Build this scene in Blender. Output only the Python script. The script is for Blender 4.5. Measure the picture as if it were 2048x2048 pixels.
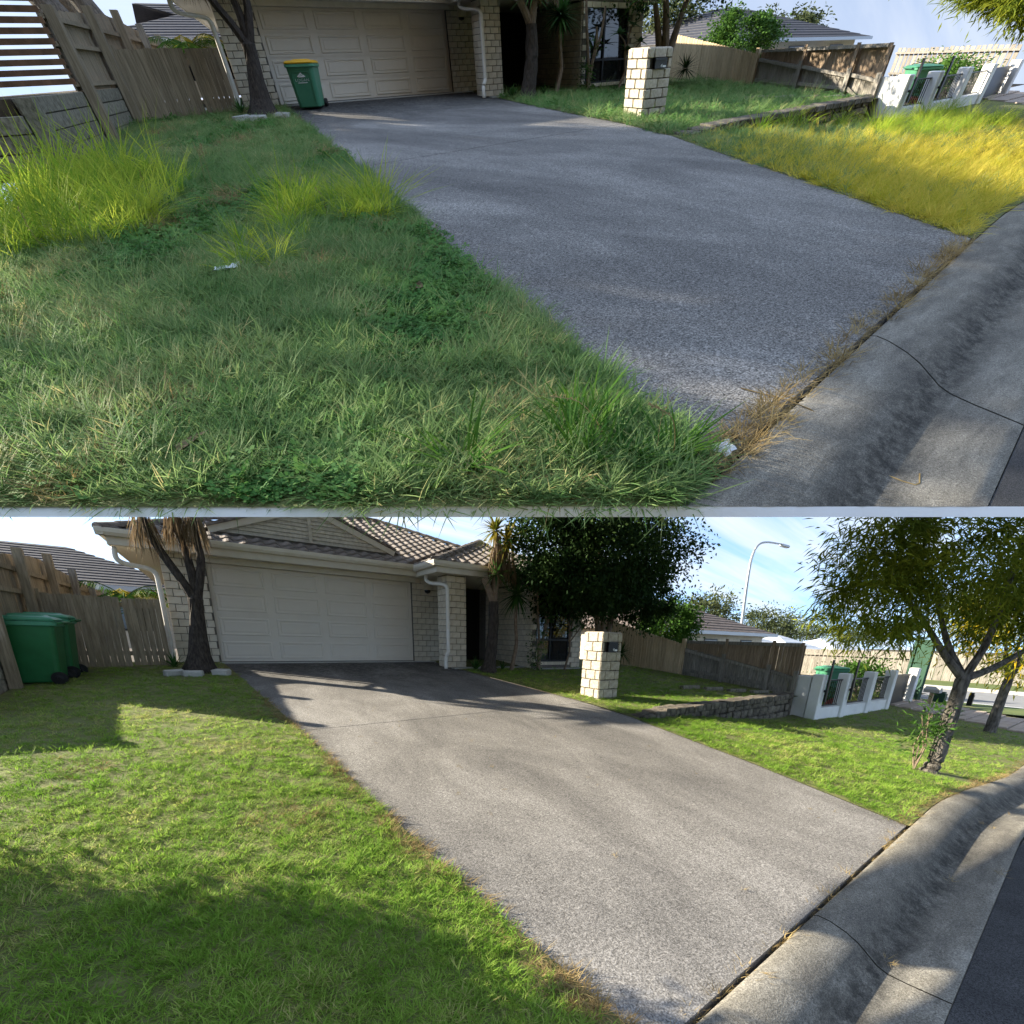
import bpy, bmesh, math, random
import numpy as np
from mathutils import Matrix, Vector
random.seed(7); RNG = np.random.default_rng(7)
SC = bpy.context.scene
for o in list(bpy.data.objects): bpy.data.objects.remove(o)

# ------------------------------------------------------------------ camera
# World axes: x = along the street (to the right), y = from the street to the house, z = up.
EYE = np.array([0., 0., 1.6])
def cam_axes(pitch, roll, yaw):
    p, r, y = (math.radians(v) for v in (pitch, roll, yaw))
    a0, a1 = math.sin(y), math.cos(y)
    R = np.array([a0, -a1, 0]); F = np.array([a1, a0, 0]); Z = np.array([0, 0, 1.])
    fw = F*math.cos(p) + Z*math.sin(p); up = -F*math.sin(p) + Z*math.cos(p)
    return R*math.cos(r) + up*math.sin(r), -R*math.sin(r) + up*math.cos(r), fw
RT, UP, FW = cam_axes(-16.8, 1.6, 55.7)
cd = bpy.data.cameras.new('camera'); cam = bpy.data.objects.new('camera', cd); SC.collection.objects.link(cam)
cd.sensor_width = 36; cd.lens = 850/2048*36; cd.shift_y = 507/2048; cd.clip_start = .05; cd.clip_end = 3000
cam.matrix_world = Matrix([[RT[i], UP[i], -FW[i], EYE[i]] for i in range(3)] + [[0, 0, 0, 1]])
SC.camera = cam

# ------------------------------------------------------------------ sky, sun, exposure
SUN_AZ, SUN_EL = -46., 24.         # azimuth from +y towards +x, elevation
w = bpy.data.worlds.new('World'); SC.world = w; w.use_nodes = True
nt = w.node_tree; nt.nodes.clear()
def N(nt, typ, **kw):
    n = nt.nodes.new(typ)
    for k, v in kw.items():
        if k.startswith('i_'):
            key = k[2:]; n.inputs[int(key) if key.isdigit() else key].default_value = v
        else: setattr(n, k, v)
    return n
out = N(nt, 'ShaderNodeOutputWorld'); bg = N(nt, 'ShaderNodeBackground', i_1=.115)
sky = N(nt, 'ShaderNodeTexSky', sky_type='NISHITA', sun_disc=False)
sky.sun_elevation = math.radians(SUN_EL); sky.sun_rotation = math.radians(SUN_AZ)
sky.air_density = 1.0; sky.dust_density = .15; sky.ozone_density = 2.2
tc = N(nt, 'ShaderNodeTexCoord'); sep = N(nt, 'ShaderNodeSeparateXYZ')
addz = N(nt, 'ShaderNodeMath', operation='ADD', i_1=.16); mxz = N(nt, 'ShaderNodeMath', operation='MAXIMUM', i_1=.05)
dx = N(nt, 'ShaderNodeMath', operation='DIVIDE'); dy = N(nt, 'ShaderNodeMath', operation='DIVIDE')
cmb = N(nt, 'ShaderNodeCombineXYZ'); rotm = N(nt, 'ShaderNodeMapping'); rotm.inputs['Rotation'].default_value = (0, 0, .5); rotm.inputs['Scale'].default_value = (.45, 2.2, 1)
n1 = N(nt, 'ShaderNodeTexNoise', i_Scale=1.3, i_Detail=8., i_Roughness=.6, i_Distortion=.5)
rmp = N(nt, 'ShaderNodeValToRGB'); rmp.color_ramp.elements[0].position = .37; rmp.color_ramp.elements[1].position = .66
mix = N(nt, 'ShaderNodeMixRGB'); mix.inputs[2].default_value = (2.9, 3.0, 3.15, 1)
cf = N(nt, 'ShaderNodeMath', operation='MULTIPLY', i_1=.82)
L_ = nt.links.new
L_(tc.outputs['Generated'], sep.inputs[0]); L_(sep.outputs[2], addz.inputs[0]); L_(addz.outputs[0], mxz.inputs[0])
L_(sep.outputs[0], dx.inputs[0]); L_(mxz.outputs[0], dx.inputs[1]); L_(sep.outputs[1], dy.inputs[0]); L_(mxz.outputs[0], dy.inputs[1])
L_(dx.outputs[0], cmb.inputs[0]); L_(dy.outputs[0], cmb.inputs[1]); L_(cmb.outputs[0], rotm.inputs[0]); L_(rotm.outputs[0], n1.inputs['Vector'])
L_(n1.outputs['Fac'], rmp.inputs[0]); L_(rmp.outputs[0], cf.inputs[0]); L_(cf.outputs[0], mix.inputs[0])
vz = N(nt, 'ShaderNodeMath', operation='MULTIPLY_ADD', i_1=.8, i_2=.2); vc = N(nt, 'ShaderNodeCombineXYZ')
L_(sep.outputs[2], vz.inputs[0]); L_(sep.outputs[0], vc.inputs[0]); L_(sep.outputs[1], vc.inputs[1]); L_(vz.outputs[0], vc.inputs[2])
vn = N(nt, 'ShaderNodeVectorMath', operation='NORMALIZE'); L_(vc.outputs[0], vn.inputs[0]); L_(vn.outputs[0], sky.inputs[0])
L_(sky.outputs[0], mix.inputs[1]); L_(mix.outputs[0], bg.inputs[0]); L_(bg.outputs[0], out.inputs[0])
sd = bpy.data.lights.new('sun', 'SUN'); sd.energy = 5.0; sd.angle = math.radians(.55); sd.color = (1, .9, .72)
so = bpy.data.objects.new('sun', sd); SC.collection.objects.link(so)
_a, _e = math.radians(SUN_AZ), math.radians(SUN_EL)
SUNV = Vector((math.sin(_a)*math.cos(_e), math.cos(_a)*math.cos(_e), math.sin(_e)))
so.rotation_euler = SUNV.to_track_quat('Z', 'Y').to_euler(); so.location = (-20, 20, 20)
SC.view_settings.view_transform = 'Standard'; SC.view_settings.look = 'None'; SC.view_settings.exposure = 1.72; SC.view_settings.gamma = 1
SC.view_settings.use_curve_mapping = False
SC.cycles.max_bounces = 5; SC.cycles.transparent_max_bounces = 2; SC.cycles.diffuse_bounces = 3; SC.cycles.glossy_bounces = 2; SC.cycles.adaptive_threshold = .02

# ------------------------------------------------------------------ materials
MATS = {}
def pmat(name, col, col2=None, scale=4., rough=.8, bump=0., bscale=60., spec=.3, metal=0., rand=0., trans=0., coords='Object', stretch=(1, 1, 1), detail=6., ramp=(.35, .65), speck=0., speckscale=300., world=False):
    if name in MATS: return MATS[name]
    m = bpy.data.materials.new(name); m.use_nodes = True; t = m.node_tree; t.nodes.clear(); l = t.links.new
    o = N(t, 'ShaderNodeOutputMaterial'); b = N(t, 'ShaderNodeBsdfPrincipled', i_Roughness=rough, i_Metallic=metal)
    b.inputs['Specular IOR Level'].default_value = spec
    if world: g = N(t, 'ShaderNodeNewGeometry'); vec = g.outputs['Position']
    else: g = N(t, 'ShaderNodeTexCoord'); vec = g.outputs[coords]
    mp = N(t, 'ShaderNodeMapping'); mp.inputs['Scale'].default_value = stretch; l(vec, mp.inputs[0]); vec = mp.outputs[0]
    c = None
    if col2 is not None:
        n = N(t, 'ShaderNodeTexNoise', i_Scale=scale, i_Detail=detail, i_Roughness=.62); l(vec, n.inputs['Vector'])
        r = N(t, 'ShaderNodeValToRGB'); r.color_ramp.elements[0].position, r.color_ramp.elements[1].position = ramp
        r.color_ramp.elements[0].color = (*col, 1); r.color_ramp.elements[1].color = (*col2, 1); l(n.outputs['Fac'], r.inputs[0]); c = r.outputs[0]
    else:
        r = N(t, 'ShaderNodeRGB'); r.outputs[0].default_value = (*col, 1); c = r.outputs[0]
    if speck:
        n = N(t, 'ShaderNodeTexNoise', i_Scale=speckscale, i_Detail=2.); l(vec, n.inputs['Vector'])
        mr = N(t, 'ShaderNodeMapRange', i_1=.3, i_2=.7, i_3=1-speck, i_4=1+speck); l(n.outputs['Fac'], mr.inputs[0])
        h = N(t, 'ShaderNodeVectorMath', operation='SCALE'); l(c, h.inputs[0]); l(mr.outputs[0], h.inputs['Scale']); c = h.outputs[0]
    if rand:
        oi = N(t, 'ShaderNodeObjectInfo'); mr = N(t, 'ShaderNodeMapRange', i_3=1-rand, i_4=1+rand); l(oi.outputs['Random'], mr.inputs[0])
        h = N(t, 'ShaderNodeVectorMath', operation='SCALE'); l(c, h.inputs[0]); l(mr.outputs[0], h.inputs['Scale']); c = h.outputs[0]
    l(c, b.inputs['Base Color'])
    sh = b.outputs[0]
    if trans:
        tr = N(t, 'ShaderNodeBsdfTranslucent'); l(c, tr.inputs[0]); ms = N(t, 'ShaderNodeMixShader', i_0=trans)
        l(sh, ms.inputs[1]); l(tr.outputs[0], ms.inputs[2]); sh = ms.outputs[0]
    if bump:
        n = N(t, 'ShaderNodeTexNoise', i_Scale=bscale, i_Detail=4.); l(vec, n.inputs['Vector'])
        bp = N(t, 'ShaderNodeBump', i_Strength=bump, i_Distance=.02); l(n.outputs['Fac'], bp.inputs['Height']); l(bp.outputs[0], b.inputs['Normal'])
    l(sh, o.inputs[0]); MATS[name] = m
    m.diffuse_color = (*col, 1)
    return m
def leafmat(name, a, b, trans=.35, wscale=.9, rough=.55, dry=None):
    """two greens by patch (world noise) and by leaf cluster, with light shining through"""
    if name in MATS: return MATS[name]
    m = bpy.data.materials.new(name); m.use_nodes = True; t = m.node_tree; t.nodes.clear(); l = t.links.new
    o = N(t, 'ShaderNodeOutputMaterial'); p = N(t, 'ShaderNodeBsdfPrincipled', i_Roughness=max(rough, .7)); p.inputs['Specular IOR Level'].default_value = .1
    g = N(t, 'ShaderNodeNewGeometry'); n = N(t, 'ShaderNodeTexNoise', i_Scale=wscale, i_Detail=5.); l(g.outputs['Position'], n.inputs['Vector'])
    oi = N(t, 'ShaderNodeObjectInfo'); ad = N(t, 'ShaderNodeMath', operation='MULTIPLY_ADD', i_1=.35); l(oi.outputs['Random'], ad.inputs[0]); l(n.outputs['Fac'], ad.inputs[2])
    rp = N(t, 'ShaderNodeMath', operation='MULTIPLY_ADD', i_1=.3, i_2=-.15); l(g.outputs['Random Per Island'], rp.inputs[0])
    a2 = N(t, 'ShaderNodeMath', operation='ADD'); l(ad.outputs[0], a2.inputs[0]); l(rp.outputs[0], a2.inputs[1])
    r = N(t, 'ShaderNodeValToRGB'); e = r.color_ramp.elements; e[0].position = .45; e[1].position = .86; e[0].color = (*a, 1); e[1].color = (*b, 1)
    if dry is not None:
        x = e.new(.97); x.color = (*dry, 1)
    l(a2.outputs[0], r.inputs[0]); l(r.outputs[0], p.inputs['Base Color'])
    tr = N(t, 'ShaderNodeBsdfTranslucent'); l(r.outputs[0], tr.inputs[0]); ms = N(t, 'ShaderNodeMixShader', i_0=trans)
    l(p.outputs[0], ms.inputs[1]); l(tr.outputs[0], ms.inputs[2]); l(ms.outputs[0], o.inputs[0]); MATS[name] = m; return m

M = dict(
 brick=pmat('cream_brick', (.57, .50, .39), (.66, .60, .49), 9, .9, .25, 90, rand=.09),
 mortard=pmat('dark_mortar', (.05, .045, .04), (.085, .078, .07), 20, .95),
 mortar=pmat('grey_mortar', (.13, .12, .105), (.2, .185, .16), 20, .95),
 rock=pmat('rockface_block', (.38, .33, .26), (.56, .51, .42), 14, .9, 1.0, 28, rand=.1),
 stone=pmat('retaining_stone', (.05, .043, .036), (.19, .165, .13), 7, .95, .9, 40, rand=.3),
 door=pmat('garage_cream', (.67, .615, .53), (.70, .645, .56), 3, .55, .08, 250),
 trim=pmat('cream_trim', (.60, .56, .47), (.66, .62, .54), 5, .5),
 soffit=pmat('soffit_paint', (.62, .58, .50), None, rough=.8),
 pipe=pmat('white_pipe', (.70, .68, .62), (.76, .74, .69), 6, .45),
 board=pmat('gable_board', (.44, .41, .34), (.60, .56, .48), 12, .8, .1, 60, rand=.06),
 tile=pmat('roof_tile', (.125, .108, .10), (.31, .275, .255), 6, .8, .3, 120, rand=.2),
 cap=pmat('ridge_tile', (.10, .085, .08), (.25, .22, .20), 8, .85, .3, 90, rand=.15),
 roofdark=pmat('dark_roof', (.035, .036, .045), (.07, .07, .085), 5, .75, rand=.1),
 roofpale=pmat('pale_metal_roof', (.55, .58, .62), None, rough=.5),
 frame=pmat('black_frame', (.012, .012, .013), None, rough=.4),
 glass=pmat('dark_glass', (.012, .014, .016), None, rough=.06, spec=.7),
 curtain=pmat('curtain', (.62, .62, .58), (.72, .72, .68), 3, .9, stretch=(6, 6, .3)),
 dark=pmat('dark_void', (.012, .011, .01), None, rough=.9),
 pale=pmat('pale_timber', (.44, .33, .20), (.60, .47, .30), 5, .85, .3, 40, stretch=(7, 7, .7), rand=.13),
 grey=pmat('weathered_timber', (.17, .155, .135), (.36, .33, .285), 5, .9, .4, 40, stretch=(7, 7, .7), rand=.2),
 brown=pmat('brown_timber', (.23, .165, .11), (.40, .30, .21), 5, .9, .4, 40, stretch=(7, 7, .7), rand=.16),
 gatewood=pmat('gate_timber', (.19, .15, .10), (.34, .275, .19), 4, .9, .4, 40, stretch=(7, 7, .7), rand=.12),
 sleeper=pmat('sleeper_timber', (.11, .10, .075), (.29, .265, .205), 4, .95, .5, 30, stretch=(4, 4, 4), rand=.15),
 slat=pmat('slat_timber', (.10, .055, .03), (.18, .10, .055), 5, .8, rand=.15),
 white=pmat('white_render', (.74, .74, .74), (.82, .82, .81), 3, .85, .1, 150),
 black=pmat('black_metal', (.013, .013, .014), None, rough=.4),
 bin_=pmat('bin_green', (.016, .115, .036), (.02, .14, .046), 5, .42, .04, 200),
 bin2=pmat('bin_pale_green', (.06, .22, .13), (.075, .25, .15), 5, .45, .04, 200),
 lidy=pmat('lid_yellow', (.80, .43, .012), (.72, .38, .012), 4, .4),
 lidg=pmat('lid_green', (.05, .22, .12), (.07, .26, .15), 4, .4),
 rubber=pmat('rubber', (.012, .012, .012), None, rough=.7),
 print_=pmat('white_print', (.8, .82, .85), None, rough=.6),
 bark=pmat('dark_bark', (.022, .018, .015), (.075, .06, .05), 14, .95, .8, 40, stretch=(2, 2, .6)),
 barkg=pmat('grey_bark', (.045, .04, .034), (.19, .17, .145), 9, .95, .9, 30, stretch=(2, 2, .7)),
 barkb=pmat('brown_stem', (.14, .10, .07), (.24, .18, .13), 12, .9, .4, 50),
 deadleaf=leafmat('dead_leaf', (.16, .11, .065), (.30, .225, .14), .25),
 asphalt=pmat('asphalt', (.045, .045, .047), (.07, .07, .072), 3, .95, .6, 320, speck=.7, speckscale=170),
 thatch=pmat('thatch', (.10, .125, .035), (.19, .19, .075), 10, .95, .6, 60),
 soil=pmat('soil', (.055, .042, .028), (.10, .078, .05), 8, .95, .6, 60),
 paver=pmat('paver', (.36, .29, .24), (.45, .37, .31), 8, .9, .2, 100, rand=.12),
 slabc=pmat('pale_concrete', (.36, .35, .33), (.46, .45, .42), 3, .9, .2, 150, speck=.2),
 plinth=pmat('plinth_white', (.86, .86, .86), (.9, .9, .9), 2, .8),
 under=pmat('slab_underside', (.5, .5, .49), None, rough=.9),
 potblue=pmat('blue_pot', (.02, .06, .16), (.03, .09, .2), 6, .3),
 potred=pmat('red_pot', (.36, .07, .05), (.45, .10, .07), 6, .5),
 flower=leafmat('red_flower', (.65, .03, .07), (.75, .10, .14), .2),
 galv=pmat('galvanised', (.42, .44, .47), None, rough=.45, metal=.6),
 greenmetal=pmat('green_metal', (.015, .05, .03), (.02, .065, .04), 4, .6),
 plastic=pmat('litter_plastic', (.62, .66, .70), (.75, .78, .8), 8, .3),
 g_lawn=leafmat('lawn_blades', (.15, .30, .03), (.31, .44, .08), .45, .9, dry=(.48, .45, .18)),
 g_shag=leafmat('shaggy_blades', (.12, .24, .07), (.29, .39, .15), .42, 1.1, dry=(.50, .43, .20)),
 g_tall=leafmat('tall_grass', (.20, .36, .03), (.52, .58, .07), .58, 2.5),
 g_gold=leafmat('gold_grass', (.50, .47, .04), (.80, .66, .12), .55, 2.6),  # warm low sunlight is put into the blade colour
 g_dry=leafmat('dry_grass', (.20, .14, .06), (.42, .32, .15), .3, 4.),
 clover=leafmat('clover', (.07, .19, .045), (.14, .28, .07), .3, 2.),
 l_dark=leafmat('dark_foliage', (.016, .042, .012), (.05, .09, .02), .25, 1.2),
 l_mid=leafmat('mid_foliage', (.030, .085, .014), (.07, .15, .022), .3, 1.5),
 l_call=leafmat('weeping_foliage', (.12, .17, .02), (.34, .36, .035), .52, 1.6, dry=(.70, .48, .02)),
 l_gum=leafmat('gum_foliage', (.055, .075, .03), (.12, .14, .06), .3, .4),
 l_yucca=leafmat('yucca_leaf', (.022, .065, .018), (.06, .14, .03), .25, 3.),
 l_yel=leafmat('yellowing_leaf', (.12, .15, .02), (.34, .27, .04), .35, 3.),
 l_frang=leafmat('frangipani_leaf', (.05, .12, .045), (.09, .18, .06), .35, 3.),
)
def ground_mat(name, base, dark, light, bands, streak=(1, 1, 1), speck=.5, sscale=170, bump=.5, stain=None):
    """worn concrete: aggregate speckle, long wear streaks, blotches; stain=(axis, lo, hi, colour) a dirty strip with a ragged edge"""
    m = bpy.data.materials.new(name); m.use_nodes = True; t = m.node_tree; t.nodes.clear(); l = t.links.new
    o = N(t, 'ShaderNodeOutputMaterial'); b = N(t, 'ShaderNodeBsdfPrincipled', i_Roughness=.92); b.inputs['Specular IOR Level'].default_value = .2
    g = N(t, 'ShaderNodeTexCoord'); mp = N(t, 'ShaderNodeMapping'); mp.inputs['Scale'].default_value = streak; l(g.outputs['Object'], mp.inputs[0])
    n1 = N(t, 'ShaderNodeTexNoise', i_Scale=bands, i_Detail=7., i_Roughness=.65, i_Distortion=.4); l(mp.outputs[0], n1.inputs['Vector'])
    r = N(t, 'ShaderNodeValToRGB'); e = r.color_ramp.elements; e[0].position = .3; e[1].position = .72; e[0].color = (*dark, 1); e[1].color = (*light, 1)
    x = e.new(.5); x.color = (*base, 1); l(n1.outputs['Fac'], r.inputs[0]); c = r.outputs[0]
    n2 = N(t, 'ShaderNodeTexNoise', i_Scale=sscale, i_Detail=2.); l(g.outputs['Object'], n2.inputs['Vector'])
    mr = N(t, 'ShaderNodeMapRange', i_1=.32, i_2=.68, i_3=1-speck, i_4=1+speck); l(n2.outputs['Fac'], mr.inputs[0])
    h = N(t, 'ShaderNodeVectorMath', operation='SCALE'); l(c, h.inputs[0]); l(mr.outputs[0], h.inputs['Scale']); c = h.outputs[0]
    n5 = N(t, 'ShaderNodeTexNoise', i_Scale=sscale*.42, i_Detail=3., i_Roughness=.8); l(g.outputs['Object'], n5.inputs['Vector'])
    mr = N(t, 'ShaderNodeMapRange', i_1=.35, i_2=.65, i_3=1-speck*.7, i_4=1+speck*.7); l(n5.outputs['Fac'], mr.inputs[0])
    h = N(t, 'ShaderNodeVectorMath', operation='SCALE'); l(c, h.inputs[0]); l(mr.outputs[0], h.inputs['Scale']); c = h.outputs[0]
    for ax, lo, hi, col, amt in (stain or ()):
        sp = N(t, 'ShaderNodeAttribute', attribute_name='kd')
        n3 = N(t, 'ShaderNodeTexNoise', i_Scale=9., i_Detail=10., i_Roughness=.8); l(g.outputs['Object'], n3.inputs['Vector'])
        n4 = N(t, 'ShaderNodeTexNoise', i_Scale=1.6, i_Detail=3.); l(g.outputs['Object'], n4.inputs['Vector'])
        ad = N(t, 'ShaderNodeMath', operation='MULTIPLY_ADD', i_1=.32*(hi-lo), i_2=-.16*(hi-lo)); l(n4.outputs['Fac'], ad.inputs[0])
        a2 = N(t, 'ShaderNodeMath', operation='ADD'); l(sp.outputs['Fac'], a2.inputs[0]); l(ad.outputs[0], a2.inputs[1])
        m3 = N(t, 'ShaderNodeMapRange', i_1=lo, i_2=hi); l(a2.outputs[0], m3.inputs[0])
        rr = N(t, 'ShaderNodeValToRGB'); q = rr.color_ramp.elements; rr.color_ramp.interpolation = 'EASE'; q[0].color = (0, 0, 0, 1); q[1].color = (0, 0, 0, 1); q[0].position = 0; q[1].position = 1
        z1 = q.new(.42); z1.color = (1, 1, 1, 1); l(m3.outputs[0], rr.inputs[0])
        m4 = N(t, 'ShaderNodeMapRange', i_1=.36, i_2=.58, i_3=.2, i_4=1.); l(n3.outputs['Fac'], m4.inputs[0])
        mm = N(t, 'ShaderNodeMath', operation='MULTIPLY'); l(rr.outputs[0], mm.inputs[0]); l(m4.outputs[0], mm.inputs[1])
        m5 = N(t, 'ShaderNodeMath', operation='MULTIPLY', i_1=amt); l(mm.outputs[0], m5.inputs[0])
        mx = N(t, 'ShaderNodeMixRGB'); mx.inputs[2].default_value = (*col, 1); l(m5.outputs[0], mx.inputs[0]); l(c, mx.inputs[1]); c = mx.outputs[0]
    l(c, b.inputs['Base Color'])
    bp = N(t, 'ShaderNodeBump', i_Strength=bump, i_Distance=.006); l(n2.outputs['Fac'], bp.inputs['Height']); l(bp.outputs[0], b.inputs['Normal'])
    l(b.outputs[0], o.inputs[0]); MATS[name] = m; return m

# ------------------------------------------------------------------ the two plots
# The photograph is two views of one plot. The lower, mown plot stands level. The upper, overgrown plot stands on a
# raked stage slab, added to hold it, that rises in front of and above it; it is sheared and stretched about the camera, longer and lower than the mown one, so that both fit one lens.
def G(d): return .1 + .0758*(np.minimum(d, 12.16) - 2)
def V_(s, d):
    t = np.clip((s-5.7)/6.3, 0, 1); return G(d) - .48*t*t*(3-2*t)
class Frame:
    def __init__(s, tag, T, off, warp):
        s.tag, s.T, s.off, s.k = tag, T, off, warp
        z = T[:, 2]/np.linalg.norm(T[:, 2]); x = T[:, 0] - z*(z @ T[:, 0]); x /= np.linalg.norm(x); y = np.cross(z, x)
        s.R = np.stack([x, y, z], 1); s.lin = s.R.T @ T
        s.M4 = Matrix([[*map(float, r), 0] for r in s.R] + [[0, 0, 0, 1]])
    def warp(s, P):
        P = np.array(P, float)
        if s.k:
            q = P[..., 0]; P[..., 0] = q + s.k*np.maximum(0, q-5.6)
        return P
    def world(s, P): return s.warp(P) @ s.T.T + s.off
LOW = Frame('lower', np.eye(3), np.zeros(3), 0)
URT, UUP, UFW = cam_axes(-27.25, -2.6, 61.5); UEYE = np.array([.05, .25, 1.58])
_k = 760/850
_T = 1.45*np.stack([RT, -UP, FW]).T @ np.array([[_k, 0, 0], [0, _k, -1013/850], [0, 0, 1]]) @ np.stack([URT, -UUP, UFW])  # upper plot tilted, sheared and stretched about the camera
UPP = Frame('upper', _T, EYE - _T @ UEYE, .27)
FR = LOW
POS = {}
CUT = None
def link(o): SC.collection.objects.link(o); return o
def mesh_data(name, Vl, F, m, smooth=False):
    me = bpy.data.meshes.new(name); me.from_pydata([tuple(map(float, v)) for v in Vl], [], F); me.materials.append(m)
    if smooth: me.polygons.foreach_set('use_smooth', [True]*len(me.polygons))
    me.update(); return me
CACHE = {}
def _place(o, parent, P):
    """P: place coordinates of the object's origin"""
    if parent is None:
        o.matrix_world = Matrix.Translation(Vector(FR.world(P))) @ FR.M4
    else:
        o.parent = parent; o.location = Vector(FR.lin @ (FR.warp(P) - FR.warp(POS[parent.name])))
    POS[o.name] = np.array(P, float)
def ob(name, VF, m, parent=None, at=None, smooth=False, key=None):
    """mesh part; VF=(verts, faces) in plot metres relative to `at` (absolute plot position; default = the parent's origin)"""
    Vs, F = VF
    P = np.array(at if at is not None else (POS[parent.name] if parent is not None else (0, 0, 0)), float)
    ck = (FR.tag, key) if key is not None and not FR.k else None
    if ck and ck in CACHE: me = CACHE[ck]
    else:
        A = np.asarray(Vs, float) + P
        me = mesh_data(name, (FR.warp(A) - FR.warp(P)) @ FR.lin.T, F, m, smooth)
        if ck: CACHE[ck] = me
    o = link(bpy.data.objects.new(name, me)); _place(o, parent, P); return o
def tag(o, label, cat, group=None):
    o['label'] = label; o['category'] = cat
    if group: o['group'] = group
    return o
def thing(name, label, cat, at, group=None):
    o = link(bpy.data.objects.new(name, None)); o.empty_display_size = .1; _place(o, None, at); return tag(o, label, cat, group)
def struct(name, VF, m, at=(0, 0, 0), smooth=False, kind='structure', parent=None):
    o = ob(name, VF, m, parent, at, smooth); 
    if parent is None: o['kind'] = kind
    return o
def npob(name, verts, nper, m, parent=None, at=None, kind=None, smooth=False, tris=False):
    """many equal polygons at once: verts (n*nper,3) in plot metres, absolute"""
    P = np.array(at if at is not None else (POS[parent.name] if parent is not None else (0, 0, 0)), float)
    Vl = (FR.warp(verts) - FR.warp(P)) @ FR.lin.T
    n = len(Vl)//nper
    me = bpy.data.meshes.new(name); me.vertices.add(len(Vl)); me.vertices.foreach_set('co', Vl.astype(np.float32).ravel())
    me.loops.add(len(Vl)); me.loops.foreach_set('vertex_index', np.arange(len(Vl), dtype=np.int32))
    me.polygons.add(n); me.polygons.foreach_set('loop_start', np.arange(0, len(Vl), nper, dtype=np.int32))
    me.materials.append(m); me.update(calc_edges=True); me.validate()
    o = link(bpy.data.objects.new(name, me)); _place(o, parent, P)
    if kind: o['kind'] = kind
    return o

# ------------------------------------------------------------------ shapes -> (verts, faces)
def join(*parts):
    Vs, F = [], []
    for v, f in parts:
        k = len(Vs); Vs += [tuple(q) for q in v]; F += [tuple(i+k for i in p) for p in f]
    return Vs, F
def box(x0, y0, z0, x1, y1, z1):
    v = [(x, y, z) for x in (x0, x1) for y in (y0, y1) for z in (z0, z1)]
    return v, [(0, 1, 3, 2), (4, 6, 7, 5), (0, 4, 5, 1), (2, 3, 7, 6), (0, 2, 6, 4), (1, 5, 7, 3)]
def cbox(sx, sy, sz, c, jit=0., rnd=None):
    """chamfered box centred on the origin, 44 triangles"""
    h = (sx/2, sy/2, sz/2); v = []; idx = {}
    for i in (-1, 1):
        for j in (-1, 1):
            for k in (-1, 1):
                for ax in range(3):
                    p = [i*(h[0]-c), j*(h[1]-c), k*(h[2]-c)]; p[ax] = (i, j, k)[ax]*h[ax]
                    if jit and rnd: p = [q + rnd.uniform(-jit, jit) for q in p]
                    idx[i, j, k, ax] = len(v); v.append(tuple(p))
    f = []
    for s in (-1, 1):
        for ax, (u, w_) in ((0, (1, 2)), (1, (0, 2)), (2, (0, 1))):
            q = []
            for a, b in ((-1, -1), (1, -1), (1, 1), (-1, 1)):
                t = [0, 0, 0]; t[ax] = s; t[u] = a; t[w_] = b; q.append(idx[(*t, ax)])
            if (s == 1) == (ax == 1): q.reverse()
            f.append(tuple(q))
    for ax, (u, w_) in ((0, (1, 2)), (1, (0, 2)), (2, (0, 1))):
        for a in (-1, 1):
            for b in (-1, 1):
                t0 = [0, 0, 0]; t0[u] = a; t0[w_] = b; t1 = list(t0); t0[ax] = -1; t1[ax] = 1
                f.append((idx[(*t0, u)], idx[(*t1, u)], idx[(*t1, w_)], idx[(*t0, w_)]))
    for i in (-1, 1):
        for j in (-1, 1):
            for k in (-1, 1): f.append(tuple(idx[i, j, k, a] for a in range(3)))
    return v, f
def obox(c, u, wd, th, z0, z1, lean=(0, 0)):
    """upright board: centre (s,d), direction u, width, thickness"""
    u = np.array(u, float)/np.hypot(*u); n = np.array([-u[1], u[0]]); v = []
    for z, (lx, ly) in ((z0, (0, 0)), (z1, lean)):
        for a, b in ((-1, -1), (1, -1), (1, 1), (-1, 1)):
            p = np.array(c) + u*a*wd/2 + n*b*th/2; v.append((p[0]+lx, p[1]+ly, z))
    return v, [(3, 2, 1, 0), (4, 5, 6, 7), (0, 1, 5, 4), (1, 2, 6, 5), (2, 3, 7, 6), (3, 0, 4, 7)]
def beam(p, q, wd, th, up=(0, 0, 1)):
    p, q, up = (np.array(x, float) for x in (p, q, up)); a = q-p; a /= np.linalg.norm(a)
    b = np.cross(a, up); b /= np.linalg.norm(b); c = np.cross(b, a); v = []
    for e in (p, q):
        for i, j in ((-1, -1), (1, -1), (1, 1), (-1, 1)): v.append(tuple(e + b*i*wd/2 + c*j*th/2))
    return v, [(0, 1, 2, 3), (7, 6, 5, 4), (4, 5, 1, 0), (5, 6, 2, 1), (6, 7, 3, 2), (7, 4, 0, 3)]
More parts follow.
